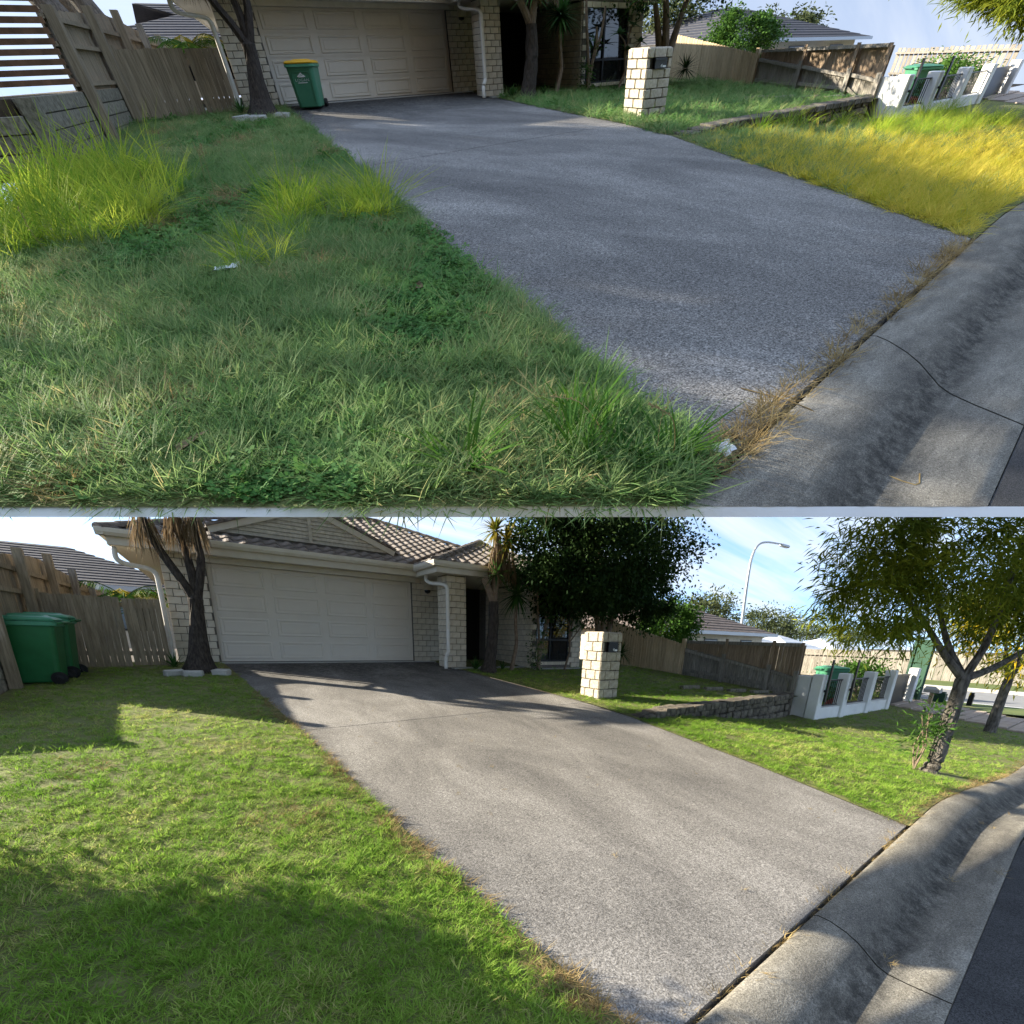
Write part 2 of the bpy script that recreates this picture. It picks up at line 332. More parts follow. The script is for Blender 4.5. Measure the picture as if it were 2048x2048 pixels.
def tube(pts, rad, n=8, cap=True, wob=0., rnd=random):
    pts = [np.array(p, float) for p in pts]; rad = rad if hasattr(rad, '__len__') else [rad]*len(pts)
    v, f = [], []; ref = np.array([.31, .17, .93])
    for i, p in enumerate(pts):
        a = pts[min(i+1, len(pts)-1)] - pts[max(i-1, 0)]; a /= np.linalg.norm(a)
        b = np.cross(a, ref if abs(a @ ref) < .95 else np.array([1., 0, 0])); b /= np.linalg.norm(b); c = np.cross(a, b)
        for k in range(n):
            t = 2*math.pi*k/n; r = rad[i]*(1 + (rnd.uniform(-wob, wob) if wob else 0)); v.append(tuple(p + r*(b*math.cos(t) + c*math.sin(t))))
    for i in range(len(pts)-1):
        for k in range(n): f.append((i*n+k, i*n+(k+1) % n, (i+1)*n+(k+1) % n, (i+1)*n+k))
    if cap: f.append(tuple(range(n))[::-1]); f.append(tuple(range(len(v)-n, len(v))))
    return v, f
def smoothpath(pts, m=4):
    """Catmull-Rom through control points"""
    P = [np.array(p, float) for p in pts]; P = [2*P[0]-P[1]] + P + [2*P[-1]-P[-2]]; o = []
    for i in range(1, len(P)-2):
        for j in range(m):
            t = j/m; a, b, c, d = P[i-1:i+3]
            o.append(.5*((2*b) + (-a+c)*t + (2*a-5*b+4*c-d)*t*t + (-a+3*b-3*c+d)*t**3))
    o.append(P[-2]); return o
def lathe(prof, n=16, c=(0, 0, 0)):
    v, f = [], []
    for r, z in prof:
        for k in range(n): v.append((c[0]+r*math.cos(2*math.pi*k/n), c[1]+r*math.sin(2*math.pi*k/n), c[2]+z))
    for i in range(len(prof)-1):
        for k in range(n): f.append((i*n+k, i*n+(k+1) % n, (i+1)*n+(k+1) % n, (i+1)*n+k))
    f.append(tuple(range(n))[::-1]); f.append(tuple(range(len(v)-n, len(v)))); return v, f
def prism(poly, lo, hi, ax=2):
    """polygon (2D) extruded along axis ax"""
    v = []
    for h in (lo, hi):
        for a, b in poly:
            p = [a, b]; p.insert(ax, h); v.append(tuple(p))
    n = len(poly); f = [tuple(range(n))[::-1], tuple(range(n, 2*n))] + [(i, (i+1) % n, n+(i+1) % n, n+i) for i in range(n)]
    return v, f
def rows(lines, zf, lip=0.):
    """sheet from rows of (s,d) points, z by function"""
    n = len(lines[0]); v = [(s, d, float(zf(s, d))) for r in lines for s, d in r]; f = []
    for i in range(len(lines)-1):
        for k in range(n-1): f.append((i*n+k, i*n+k+1, (i+1)*n+k+1, (i+1)*n+k))
    return v, f
def rot(VF, yaw, at=(0, 0, 0)):
    c, s = math.cos(yaw), math.sin(yaw)
    return [(x*c-y*s+at[0], x*s+y*c+at[1], z+at[2]) for x, y, z in VF[0]], VF[1]
def mv(VF, x, y, z): return [(a+x, b+y, c+z) for a, b, c in VF[0]], VF[1]
def rring(sx, sy, r, z, n=4):
    o = []
    for cx, cy, a0 in ((sx/2-r, sy/2-r, 0), (-sx/2+r, sy/2-r, 90), (-sx/2+r, -sy/2+r, 180), (sx/2-r, -sy/2+r, 270)):
        for k in range(n):
            t = math.radians(a0 + 90*k/(n-1)); o.append((cx+r*math.cos(t), cy+r*math.sin(t), z))
    return o
def loft(rings, cap=True):
    n = len(rings[0]); v = [p for r in rings for p in r]; f = []
    for i in range(len(rings)-1):
        for k in range(n): f.append((i*n+k, i*n+(k+1) % n, (i+1)*n+(k+1) % n, (i+1)*n+k))
    if cap: f.append(tuple(range(n))[::-1]); f.append(tuple(range(len(v)-n, len(v))))
    return v, f
def text_mesh(s, size):
    c = bpy.data.curves.new('t', 'FONT'); c.body = s; c.size = size; c.align_x = 'CENTER'; c.extrude = .0015; c.resolution_u = 2
    o = bpy.data.objects.new('t', c); link(o); dg = bpy.context.evaluated_depsgraph_get(); me = o.evaluated_get(dg).to_mesh()
    v = [tuple(x.co) for x in me.vertices]; f = [tuple(p.vertices) for p in me.polygons]
    bpy.data.objects.remove(o); bpy.data.curves.remove(c); return v, f

# ------------------------------------------------------------------ foliage helpers
def leaf_quads(P, D, ln, wd, sag=.12):
    """n diamond leaves at P pointing along D"""
    n = len(P); D = D/np.linalg.norm(D, axis=1, keepdims=True); Q = RNG.normal(size=(n, 3)); S = np.cross(D, Q); S /= np.linalg.norm(S, axis=1, keepdims=True)
    ln = np.broadcast_to(ln, n)[:, None]; wd = np.broadcast_to(wd, n)[:, None]
    mid = P + D*ln*.45; tip = P + D*ln; tip[:, 2] -= sag*ln[:, 0]
    return np.stack([P, mid + S*wd/2, tip, mid - S*wd/2], 1).reshape(-1, 3)
def cloud(c, r, nclump, nleaf, size, wd, tight=.22, droop=0., shell=.55, flat=0.):
    """leaves in clumps spread through an ellipsoid"""
    c = np.array(c, float); r = np.array(r, float)
    d = RNG.normal(size=(nclump, 3)); d /= np.linalg.norm(d, axis=1, keepdims=True)
    rad = (shell + (1-shell)*RNG.random(nclump)**.6)*(.82 + .36*RNG.random(nclump)); cc = c + d*rad[:, None]*r
    k = RNG.integers(0, nclump, nleaf); off = RNG.normal(size=(nleaf, 3))*tight*r.mean()*(.5 + RNG.random(nclump)[k][:, None])
    P = cc[k] + off*np.array([1, 1, .8]); D = RNG.normal(size=(nleaf, 3)) + .9*(P-c)/r; D[:, 2] = D[:, 2]*(1-flat) - droop
    return leaf_quads(P, D, size*(.6 + .8*RNG.random(nleaf)), wd*(.7 + .6*RNG.random(nleaf)))
def strip_leaf(base, dirv, ln, wd, droop=.2, nseg=3):
    b = np.array(base, float); d = np.array(dirv, float); d /= np.linalg.norm(d)
    s = np.cross(d, (0, 0, 1.)); s = s/np.linalg.norm(s) if np.linalg.norm(s) > 1e-3 else np.array([1., 0, 0]); v, f = [], []
    for i in range(nseg+1):
        t = i/nseg; p = b + d*ln*t; p[2] -= droop*ln*t*t; w_ = wd*(1-.95*t**1.6)*(.7 + .6*math.sin(math.pi*min(1, t+.25)))
        up = np.array([0, 0, wd*.18*(1-t)]); v += [tuple(p - s*w_/2 + up), tuple(p), tuple(p + s*w_/2 + up)]
    for i in range(nseg):
        a = i*3; f += [(a, a+1, a+4, a+3), (a+1, a+2, a+5, a+4)]
    return v, f
def rosette(c, n, ln, wd, lo=-35, hi=80, droop=.25):
    o = []
    for i in range(n):
        t = i/n; el = math.radians(hi + (lo-hi)*t + random.uniform(-9, 9)); az = i*2.39996 + random.uniform(-.2, .2)
        d = (math.cos(az)*math.cos(el), math.sin(az)*math.cos(el), math.sin(el))
        o.append(strip_leaf(np.array(c) + np.array(d)*.03, d, ln*random.uniform(.8, 1.1), wd, droop*random.uniform(.4, 1.3)))
    return o
def spiky(name, label, at, n, ln, wd, m, stem=None, lo=-10, group=None, single=False):
    t = thing(name, label, 'plant', at, group)
    for v in rosette((0, 0, .05), n, ln, wd, lo, 82, .3): ob('leaf', v, m, t)
    return t

def tuft(n, h, spread, wd, bend=.5, flatness=.3, seg=2):
    Vs, F = [], []
    for _ in range(n):
        a = random.uniform(0, 2*math.pi); r = spread*math.sqrt(random.random()); x, y = r*math.cos(a), r*math.sin(a)
        b = a + random.uniform(-1.3, 1.3); l = h*random.uniform(.55, 1.15); le = flatness*random.uniform(.3, 1.6); s = (-math.sin(b)*wd/2, math.cos(b)*wd/2); k = len(Vs)
        for i in range(seg):
            t = i/seg; o = l*(le*t + bend*t*t*.6); z = l*t*(1-.25*bend*t); ww = 1-.35*t
            Vs += [(x+math.cos(b)*o-s[0]*ww, y+math.sin(b)*o-s[1]*ww, z), (x+math.cos(b)*o+s[0]*ww, y+math.sin(b)*o+s[1]*ww, z)]
        o = l*(le + bend*.6); Vs.append((x+math.cos(b)*o, y+math.sin(b)*o, l*(1-.25*bend)))
        for i in range(seg-1): F.append((k+2*i, k+2*i+1, k+2*i+3, k+2*i+2))
        F.append((k+2*seg-2, k+2*seg-1, k+2*seg))
    return Vs, F
def clover_tuft(n, h, spread, size):
    Vs, F = [], []
    for _ in range(n):
        a = random.uniform(0, 6.28); r = spread*math.sqrt(random.random()); c = np.array([r*math.cos(a), r*math.sin(a), h*random.uniform(.4, 1.1)])
        for j in range(3):
            t = a + j*2.094 + random.uniform(-.2, .2); d = np.array([math.cos(t), math.sin(t), random.uniform(-.1, .35)]); s = np.array([-math.sin(t), math.cos(t), 0]); k = len(Vs); z = size*random.uniform(.7, 1.2)
            Vs += [tuple(c), tuple(c+d*z*.6+s*z*.42), tuple(c+d*z), tuple(c+d*z*.6-s*z*.42)]; F.append((k, k+1, k+2, k+3))
    return Vs, F
def seed_stalk(h):
    pts = [(0, 0, 0), (.03*h, 0, .4*h), (.1*h, .02*h, .75*h), (.25*h, .03*h, h)]; v = tube(smoothpath(pts, 3), [.0018]*10, 3, False); parts = [v]
    for i in range(14):
        t = i/14; p = np.array([.12*h+.13*h*t, .025*h, h*(.8+.2*t)]); parts.append(leaf1(p, (random.uniform(-1, 1), random.uniform(-1, 1), .8), .02, .006))
    return join(*parts)
def leaf1(p, d, l, wd):
    q = leaf_quads(np.array([p], float), np.array([d], float), l, wd); return [tuple(x) for x in q], [(0, 1, 2, 3)]
def collection(name, meshes, m):
    c = bpy.data.collections.new(name)
    for i, vf in enumerate(meshes):
        c.objects.link(bpy.data.objects.new(f'{name}_{i}', mesh_data(name, vf[0], vf[1], m)))
    return c
TUFTS = {}
def tufts():
    T = TUFTS
    T['lawn'] = collection('tuft_lawn', [tuft(28, .028*k, .05, .0036, .8, 1.1) for k in (.7, .85, 1., 1.1, 1.3)], M['g_lawn'])
    T['shag'] = collection('tuft_shag', [tuft(22, .042*k, .055, .004, 1.0, 1.3, 3) for k in (.6, .8, 1., 1.2, 1.7)], M['g_shag'])
    T['long'] = collection('tuft_long', [tuft(52, .40*k, .11, .0068, .9, .42, 4) for k in (.7, .85, 1., 1.15)], M['g_tall'])
    T['wide'] = collection('tuft_wide', [tuft(30, .36*k, .085, .013, .7, .32, 4) for k in (.7, .9, 1.1, 1.3)], M['l_wide'])
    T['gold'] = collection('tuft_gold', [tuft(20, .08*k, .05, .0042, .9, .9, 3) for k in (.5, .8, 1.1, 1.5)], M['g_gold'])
    T['dry'] = collection('tuft_dry', [tuft(22, .05, .04, .0035, 1.2, 1.2) for _ in range(4)], M['g_dry'])
    T['clover'] = collection('tuft_clover', [clover_tuft(16, .05, .07, .017) for _ in range(4)], M['clover'])
    T['seed'] = collection('tuft_seed', [seed_stalk(.5) for _ in range(3)], M['g_dry'])
M['l_wide'] = leafmat('broad_grass', (.035, .12, .018), (.10, .21, .022), .45, 2.5)
tufts()
def scatter_tree():
    g = bpy.data.node_groups.new('scatter', 'GeometryNodeTree')
    g.interface.new_socket('Geometry', in_out='INPUT', socket_type='NodeSocketGeometry'); g.interface.new_socket('Collection', in_out='INPUT', socket_type='NodeSocketCollection')
    g.interface.new_socket('Geometry', in_out='OUTPUT', socket_type='NodeSocketGeometry')
    gi = N(g, 'NodeGroupInput'); go = N(g, 'NodeGroupOutput'); ci = N(g, 'GeometryNodeCollectionInfo'); ci.inputs['Separate Children'].default_value = True; ci.inputs['Reset Children'].default_value = True
    ip = N(g, 'GeometryNodeInstanceOnPoints'); ip.inputs['Pick Instance'].default_value = True
    a = N(g, 'GeometryNodeInputNamedAttribute', data_type='INT'); a.inputs[0].default_value = 'idx'
    b = N(g, 'GeometryNodeInputNamedAttribute', data_type='FLOAT_VECTOR'); b.inputs[0].default_value = 'rot'
    c = N(g, 'GeometryNodeInputNamedAttribute', data_type='FLOAT_VECTOR'); c.inputs[0].default_value = 'scl'
    e = N(g, 'FunctionNodeEulerToRotation'); l = g.links.new
    l(gi.outputs[0], ip.inputs['Points']); l(gi.outputs[1], ci.inputs[0]); l(ci.outputs[0], ip.inputs['Instance'])
    l(a.outputs[0], ip.inputs['Instance Index']); l(b.outputs[0], e.inputs[0]); l(e.outputs[0], ip.inputs['Rotation']); l(c.outputs[0], ip.inputs['Scale'])
    l(ip.outputs[0], go.inputs[0]); return g
SCAT = scatter_tree()
def scatter(name, label, pts, scale, coll, cat='grass', tilt=.26):
    n = len(pts); 
    if not n: return
    loc = (FR.warp(pts) - FR.warp((0, 0, 0))) @ FR.lin.T
    me = bpy.data.meshes.new(name); me.vertices.add(n); me.vertices.foreach_set('co', loc.astype(np.float32).ravel())
    z = .8 if FR is UPP else 1.; xy = 1.5 if FR is UPP else 1.
    a = me.attributes.new('idx', 'INT', 'POINT'); a.data.foreach_set('value', RNG.integers(0, len(coll.objects), n).astype(np.int32))
    r = np.stack([RNG.normal(0, tilt, n), RNG.normal(0, tilt, n), RNG.random(n)*6.283], 1)
    a = me.attributes.new('rot', 'FLOAT_VECTOR', 'POINT'); a.data.foreach_set('vector', r.astype(np.float32).ravel())
    s = np.broadcast_to(scale, n)*(.7 + .6*RNG.random(n)); a = me.attributes.new('scl', 'FLOAT_VECTOR', 'POINT')
    a.data.foreach_set('vector', np.stack([s*xy, s*xy, s*z], 1).astype(np.float32).ravel())
    o = link(bpy.data.objects.new(name, me)); _place(o, None, (0, 0, 0)); o['kind'] = 'stuff'; tag(o, label, cat)
    m = o.modifiers.new('scatter', 'NODES'); m.node_group = SCAT
    for it in SCAT.interface.items_tree:
        if it.name == 'Collection': m[it.identifier] = coll
    return o
def sample(poly, dens, zf, lo=None):
    """random points in a polygon; dens(s,d) per square metre"""
    P = np.array(poly); a, b = P.min(0), P.max(0); dm = dens if not callable(dens) else 1
    n = int((b-a).prod()*(lo if lo else dens)); q = a + RNG.random((n, 2))*(b-a)
    ins = np.zeros(n, bool); k = len(P)
    for i in range(k):
        (x1, y1), (x2, y2) = P[i], P[i-1]
        if y1 == y2: continue
        ins ^= ((y1 > q[:, 1]) != (y2 > q[:, 1])) & (q[:, 0] < (x2-x1)*(q[:, 1]-y1)/(y2-y1)+x1)
    q = q[ins]
    if callable(dens): q = q[RNG.random(len(q))*lo < dens(q[:, 0], q[:, 1])]
    z = zf(q[:, 0], q[:, 1]); return np.column_stack([q[:, 0], q[:, 1] + kshift(q[:, 0], q[:, 1]), z])
def clip_front(P, margin=0.):
    """the upper plot is cut off along an image row, at the front edge of its slab"""
    if FR is not UPP: return P
    v = P - UEYE; row = 518 - 760*(v @ UUP)/(v @ UFW); return P[(row < 1010-margin) & (v @ UFW > 0)]
def cut(VF):
    VF = [(a, b + float(kshift(a, b)), c) for a, b, c in VF[0]], VF[1]
    if FR is not UPP: return VF
    r1 = UFW + URT*(20-1024)/760 + UUP*(518-1013)/760; r2 = UFW + URT*(2028-1024)/760 + UUP*(518-1013)/760
    n = np.cross(r1, r2); n /= np.linalg.norm(n)
    if n @ UUP < 0: n = -n
    bm = bmesh.new(); vs = [bm.verts.new(v) for v in VF[0]]
    for f in VF[1]:
        try: bm.faces.new([vs[i] for i in f])
        except ValueError: pass
    bmesh.ops.bisect_plane(bm, geom=bm.verts[:]+bm.edges[:]+bm.faces[:], plane_co=UEYE, plane_no=n, clear_inner=True, clear_outer=False)
    bm.verts.index_update(); r = [tuple(v.co) for v in bm.verts], [tuple(v.index for v in f.verts) for f in bm.faces]; bm.free(); return r

# ------------------------------------------------------------------ ground
DL = ([.0, .88, 1.5, 2.6, 5.85, 10.85, 12.16], [1.3, 1.25, 1.17, 1.03, .76, .23, .06])  # these and most other positions were back-projected from image pixels
DR = ([.0, .9, 2.6, 4.42, 4.8, 6.1, 8.95, 10.5, 12.16], [5.05, 5.12, 5.47, 5.74, 5.84, 5.85, 5.48, 5.3, 5.2])
sL = lambda d: float(np.interp(d, *DL)); sR = lambda d: float(np.interp(d, *DR))
JD = lambda s: 5.86 + (s-.76)*.052                      # control joint across the driveway
def kshift(q, d):
    """the kerb does not run quite parallel to the house"""
    return (.66 + .052*np.clip(q, -4, 6.2) - .865)*np.clip((3-d)/2.13, 0, 1)
KERB = [(.865, -.045), (.855, .0), (.83, .012), (.76, .012), (.66, -.008), (.58, -.04), (.51, -.085), (.46, -.118), (.40, -.135), (.30, -.133), (.16, -.122), (.105, -.118), (.10, -.16)]
KERB = [(.865-(.865-d)*.86, z) for d, z in KERB]
def kerb_z(d): return float(np.interp(d, [k[0] for k in KERB][::-1], [k[1] for k in KERB][::-1]))
def surf(s, d):
    d = d - float(kshift(s, d - kshift(s, d)))
    if d > .855: return float(V_(s, d))
    if d > .20: return float(V_(s, .855)) + kerb_z(d)
    return float(V_(s, .855)) - .118
def sweep(prof, ss):
    v = [(s, d, float(V_(s, .855)) + z) for s in ss for d, z in prof]; n = len(prof); f = []
    for i in range(len(ss)-1):
        for k in range(n-1): f.append((i*n+k, (i+1)*n+k, (i+1)*n+k+1, i*n+k+1))
    return v, f
def sheet(s0, s1, d0, d1, zf, ns=20, nd=20, sl=None, sr=None):
    L = []
    for d in np.linspace(d0, d1, nd):
        a = sl(d) if sl else s0; b = sr(d) if sr else s1; L.append([(a+(b-a)*t, d) for t in np.linspace(0, 1, ns)])
    return rows(L, zf)
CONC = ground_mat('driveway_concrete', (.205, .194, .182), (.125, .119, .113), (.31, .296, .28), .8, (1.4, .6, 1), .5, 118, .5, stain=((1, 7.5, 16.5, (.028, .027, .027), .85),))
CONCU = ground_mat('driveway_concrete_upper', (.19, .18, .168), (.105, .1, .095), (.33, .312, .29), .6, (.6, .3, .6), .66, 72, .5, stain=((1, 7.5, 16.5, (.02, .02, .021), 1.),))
YAX = 1
def dattr(o):
    """keep each vertex's distance from the kerb line for the dirt band"""
    me = o.data; co = np.empty(len(me.vertices)*3, np.float32); me.vertices.foreach_get('co', co); P = co.reshape(-1, 3) @ np.linalg.inv(FR.lin).T
    a = me.attributes.new('kd', 'FLOAT', 'POINT'); a.data.foreach_set('value', (P[:, 1] - kshift(P[:, 0], P[:, 1] - kshift(P[:, 0], P[:, 1]))).astype(np.float32)); return o
CONCW = ground_mat('kerb_concrete', (.20, .185, .155), (.13, .12, .105), (.30, .28, .24), 3., (.6, 2., 1), .4, 150, .4,
                   stain=((YAX, .36, .74, (.022, .021, .019), .88),))
def build_ground(up):
    where = 'upper' if up else 'lower'
    lawn_z = lambda s, d: G(d) + .008
    # soil under the lawns
    left = (lambda d: float(np.interp(d, [0, 2, 3, 4, 5.6, 7.4, 9.3, 12.3], [-1.55, -1.62, -1.92, -2.22, -2.65, -2.95, -3.7, -3.0]))) if up else (lambda d: -9 if d < 7.4 else -2.6)
    struct('lawn', cut(sheet(0, 0, .87, 12.3, lawn_z, 14, 60, left, lambda d: sL(d)-.004)), M['thatch'])
    struct('driveway', cut(sheet(0, 0, .875, 12.2, lambda s, d: G(d)-.085, 4, 12, sL, sR)), M['dark'])
    def slab(da, db):
        L = []
        for t in np.linspace(0, 1, 14):
            r = []
            for u in np.linspace(0, 1, 9):
                d = da(sL(6)+(sR(6)-sL(6))*u)*(1-t) + db(sL(6)+(sR(6)-sL(6))*u)*t; r.append((sL(d)+(sR(d)-sL(d))*u, d))
            L.append(r)
        v, f = rows(L, lambda s, d: G(d)); n = len(v)
        rim = [i for i in range(9)] + [r*9+8 for r in range(1, 14)] + [13*9+i for i in range(7, -1, -1)] + [r*9 for r in range(12, 0, -1)]
        v += [(v[i][0], v[i][1], v[i][2]-.09) for i in rim]; m = len(rim)
        f += [(rim[i], n+i, n+(i+1) % m, rim[(i+1) % m]) for i in range(m)]
        return v, f
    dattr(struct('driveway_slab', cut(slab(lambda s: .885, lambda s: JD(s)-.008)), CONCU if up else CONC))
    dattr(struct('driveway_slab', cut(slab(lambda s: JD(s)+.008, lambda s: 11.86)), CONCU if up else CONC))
    struct('garage_apron', box(.02, 11.868, .60, 5.3, 12.3, .868), M['slabc'])
    ss = lambda a, b: [a + .4*i for i in range(int((b-a)/.4)+1)]
    for a, b in ((-5.2, -1.21), (-1.2, 2.815), (2.825, 6.84), (6.85, 10.86), (10.87, 14.88), (14.89, 32)):
        if up and b < .2: continue
        dattr(struct('kerb', cut(sweep(KERB, ss(a, b-.4) + [b])), CONCW, smooth=True))
    struct('kerb_bed', cut(rows([[(s, d) for s in np.linspace(-8 if not up else .2, 32 if not up else 20, 60)] for d in (.06, .5, .9, 2.2)], lambda s, d: float(V_(s, max(.855, d-.35)))-.19)), M['soil'])
    struct('lawn_bed', cut(sheet(0, 0, .80, 4.9, lambda s, d: V_(s, d)-.06, 30, 12, lambda d: sR(d)-.3, lambda d: 20)), M['soil'])
    struct('road', cut(rows([[(s, d) for s in np.linspace(-8 if not up else 1, 60 if not up else 14, 60)] for d in (([-9, -4, -1.5] if not up else []) + [-.4, 0, .14, .208])], lambda s, d: float(V_(s, .855)) - .122)), M['asphalt'])
    struct('verge', cut(sheet(0, 0, .862, 5.05, lambda s, d: V_(s, d)+.004, 40, 26, lambda d: sR(d)+.003, lambda d: 21.5 if not up else 18)), M['thatch'])
    struct('front_lawn', sheet(0, 0, 5.0, 12.2, lambda s, d: G(d)+.012, 16, 30, lambda d: sR(d)+.003, lambda d: 12.3), M['thatch'])
    struct('neighbour_yard', sheet(12.3, 24, 5.05, 16, lambda s, d: V_(s, 5)-.01, 10, 10), M['soil'])
    struct('porch_slab', box(5.2, 10.45, .5, 7.56, 13.2, .775), M['slabc'])
    struct('wall_footing', box(7.5, 10.02, .5, 9.6, 10.2, .745), M['slabc'])
    # brick footpath beyond the white fence
    pt = thing('footpath', f'pinkish brick footpath beyond the white fence, {where} view', 'footpath', (18, 3, -.25))
    pt['kind'] = 'structure'
    for i in range(13):
        for j in range(9):
            s = 16.9 + i*.22 + j*.13; d = 1.2 + j*.43; z = float(V_(s, d))
            ob('paver', mv(cbox(.205, .41, .06, .008), 0, 0, 0), M['paver'], pt, (s, d, z+.01))
    # ---- grass
    near = lambda s, d: 1700/(1 + (np.hypot(s, d)/2.6)**1.9)
    if not up:
        polyL = [(-6, .9)] + [(sL(d)-.02, d) for d in np.linspace(.9, 11.9, 20)] + [(-2.45, 11.9), (-2.45, 7.4), (-6, 7.4)]
        z0 = lambda s, d: G(d) + .004
        P = sample(polyL, near, z0, 1700); P = P[P[:, 0] > -3.2-.35*P[:, 1]]
        dryn = lambda P: np.sin(P[:, 0]*2.1+1)*np.sin(P[:, 1]*1.7+2)+np.sin(P[:, 0]*4.3)*np.sin(P[:, 1]*3.9+.5)*.7
        e = np.array([sL(d) for d in P[:, 1]])-P[:, 0]; q = dryn(P) + RNG.normal(0, .45, len(P)) - 1.5*(e < .1+.08*RNG.random(len(P)))*-1
        scatter('grass', 'short mown lawn left of the driveway, lower view', P[q < 1.75], 1., TUFTS['lawn'])
        scatter('dry_grass', 'straw coloured clippings in the mown lawn, lower view', np.vstack([P[q >= 1.75], sample([(sL(d)-.06, d) for d in np.linspace(.9, 8, 12)] + [(sL(d)+.01, d) for d in np.linspace(8, .9, 12)], 170, lambda s, d: G(d)+.004)]), .85, TUFTS['dry'])
        polyV = [(sR(d)+.03, d) for d in np.linspace(.93, 4.85, 10)] + [(20, 4.5), (20, .95)]
        Q = sample(polyV, lambda s, d: 1.1*near(s, d), lambda s, d: V_(s, d), 1200)
        path = (Q[:, 0] > 16.7+.3*(Q[:, 1]-1.2)) & (Q[:, 0] < 19.8+.3*(Q[:, 1]-1.2))
        bare = np.hypot(Q[:, 0]-8.5, (Q[:, 1]-1.4)*1.3) < .35 + .2*RNG.random(len(Q)); Q = Q[~path & ~bare]
        scatter('grass', 'mown verge between the driveway, the stone wall and the kerb, lower view', Q, 1.15, TUFTS['lawn'])
        Q = sample([(sR(d)+.03, d) for d in np.linspace(5.05, 10.3, 8)] + [(12.1, 10.3), (11.9, 5.15)], lambda s, d: 1.2*near(s, d), lambda s, d: G(d)+.008, 900)
        scatter('grass', 'mown lawn held by the stone wall, lower view', Q, 1.15, TUFTS['lawn'])
        Q = np.vstack([sample([(1.3, .865), (5.1, .865), (5.1, .90), (1.3, .90)], 420, lambda s, d: V_(s, .855)-.02),
                       sample([(5.1, .86), (13, .86), (13, .98), (5.1, 1.0)], 260, lambda s, d: V_(s, .855))])
        scatter('dry_grass', 'dry grass and crumbs in the joint behind the kerb, lower view', Q, .75, TUFTS['dry'])
        scatter('driveway_crumbs', 'scattered dry bits on the driveway, lower view', sample([(1.4, 1.1), (5.0, 1.1), (5.6, 9), (.7, 9)], 1.6, lambda s, d: G(d)+.002), .32, TUFTS['dry'], 'litter', .8)
        scatter('gutter_litter', 'dry crumbs and leaf bits in the gutter, lower view', np.vstack([sample([(1.5, .36), (14, .36), (14, .52), (1.5, .52)], 9, lambda s, d: V_(s, .855)-.128), sample([(1.5, .2), (14, .2), (14, .24), (1.5, .24)], 10, lambda s, d: V_(s, .855)-.12)]), .5, TUFTS['dry'], 'litter', .6)
        Q = sample([(12.5, 5.1), (22, 4.9), (22, 12), (12.5, 12)], 60, lambda s, d: V_(s, 5))
        scatter('grass', 'grass of the yard behind the white fence, lower view', Q, 1.5, TUFTS['lawn'])
    else:
        polyL = [(left(d)+.1, d) for d in np.linspace(11.9, .9, 16)] + [(sL(d)+.01, d) for d in np.linspace(.9, 11.9, 20)]
        z0 = lambda s, d: G(d) + .004
        P = clip_front(sample(polyL, lambda s, d: 2.4*near(s, d), z0, 3600), 10); P = P[P[:, 0] > -2.75]
        dryn = np.sin(P[:, 0]*2.3+.4)*np.sin(P[:, 1]*2.0+1.)+np.sin(P[:, 0]*5.1+2)*np.sin(P[:, 1]*4.3)*.7 + RNG.normal(0, .3, len(P))
        cl = np.sin(P[:, 0]*1.7+3)*np.sin(P[:, 1]*1.5+.3)+.6*np.sin(P[:, 0]*3.7)*np.sin(P[:, 1]*3.1+1) + RNG.normal(0, .25, len(P))
        dry = dryn > 1.25; clo = ~dry & (cl > .48)
        scatter('grass', 'shaggy unmown lawn left of the driveway, upper view', P[~dry & ~clo], 1., TUFTS['shag'])
        scatter('dry_grass', 'dead straw patches in the unmown lawn, upper view', P[dry], 1., TUFTS['dry'])
        scatter('clover', 'clover patches in the unmown lawn, upper view', P[clo][::2], 1., TUFTS['clover'], 'clover')
        tall = np.vstack([sample([(-2.6, 4.5), (-1.35, 4.7), (-1.15, 6.3), (-2.4, 7.0), (-2.8, 6)], 38, z0), sample([(-2.3, 3.6), (-1.6, 3.5), (-1.5, 4.4), (-2.4, 4.5)], 6, z0)])
        scatter('tall_grass', 'tall glowing grass clump by the sleeper wall, upper view', tall, 1.05, TUFTS['long'])
        tall2 = np.vstack([sample([(-.35, 4.2), (.66, 3.9), (.72, 4.6), (-.2, 5.0)], 46, z0), sample([(-.9, 3.4), (0, 3.6), (.2, 4.2), (-.8, 4.6)], 9, z0)])
        scatter('tall_grass', 'bright grass clump beside the middle of the driveway, upper view', tall2, .8, TUFTS['long'])
        wide = np.vstack([sample([(.6, 1.05), (1.1, .84), (1.22, 1.05), (.9, 1.45)], 95, z0), clip_front(sample([(.2, 1.2), (.75, 1.0), (.75, 1.3), (.3, 1.5)], 40, z0))])
        scatter('broad_grass', 'broad bladed weed grass at the near corner of the driveway, upper view', clip_front(wide, 62), .62, TUFTS['wide'])
        scatter('seed_grass', 'thin seed stalks standing over the unmown lawn, upper view', np.vstack([sample([(-2.4, 3), (.4, 3.4), (.5, 8), (-2.4, 8)], 1.3, z0), sample([(.9, .8), (1.2, .8), (1.2, 1.2), (.9, 1.2)], 30, z0)]), .9, TUFTS['seed'], tilt=.3)
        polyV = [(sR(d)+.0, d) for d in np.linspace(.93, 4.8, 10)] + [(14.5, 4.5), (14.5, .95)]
        Q = sample(polyV, lambda s, d: 2.*near(s, d), lambda s, d: V_(s, d), 2000); sel = RNG.random(len(Q)) < np.clip(1.3-.35*(Q[:, 1]-.9), .12, .95)
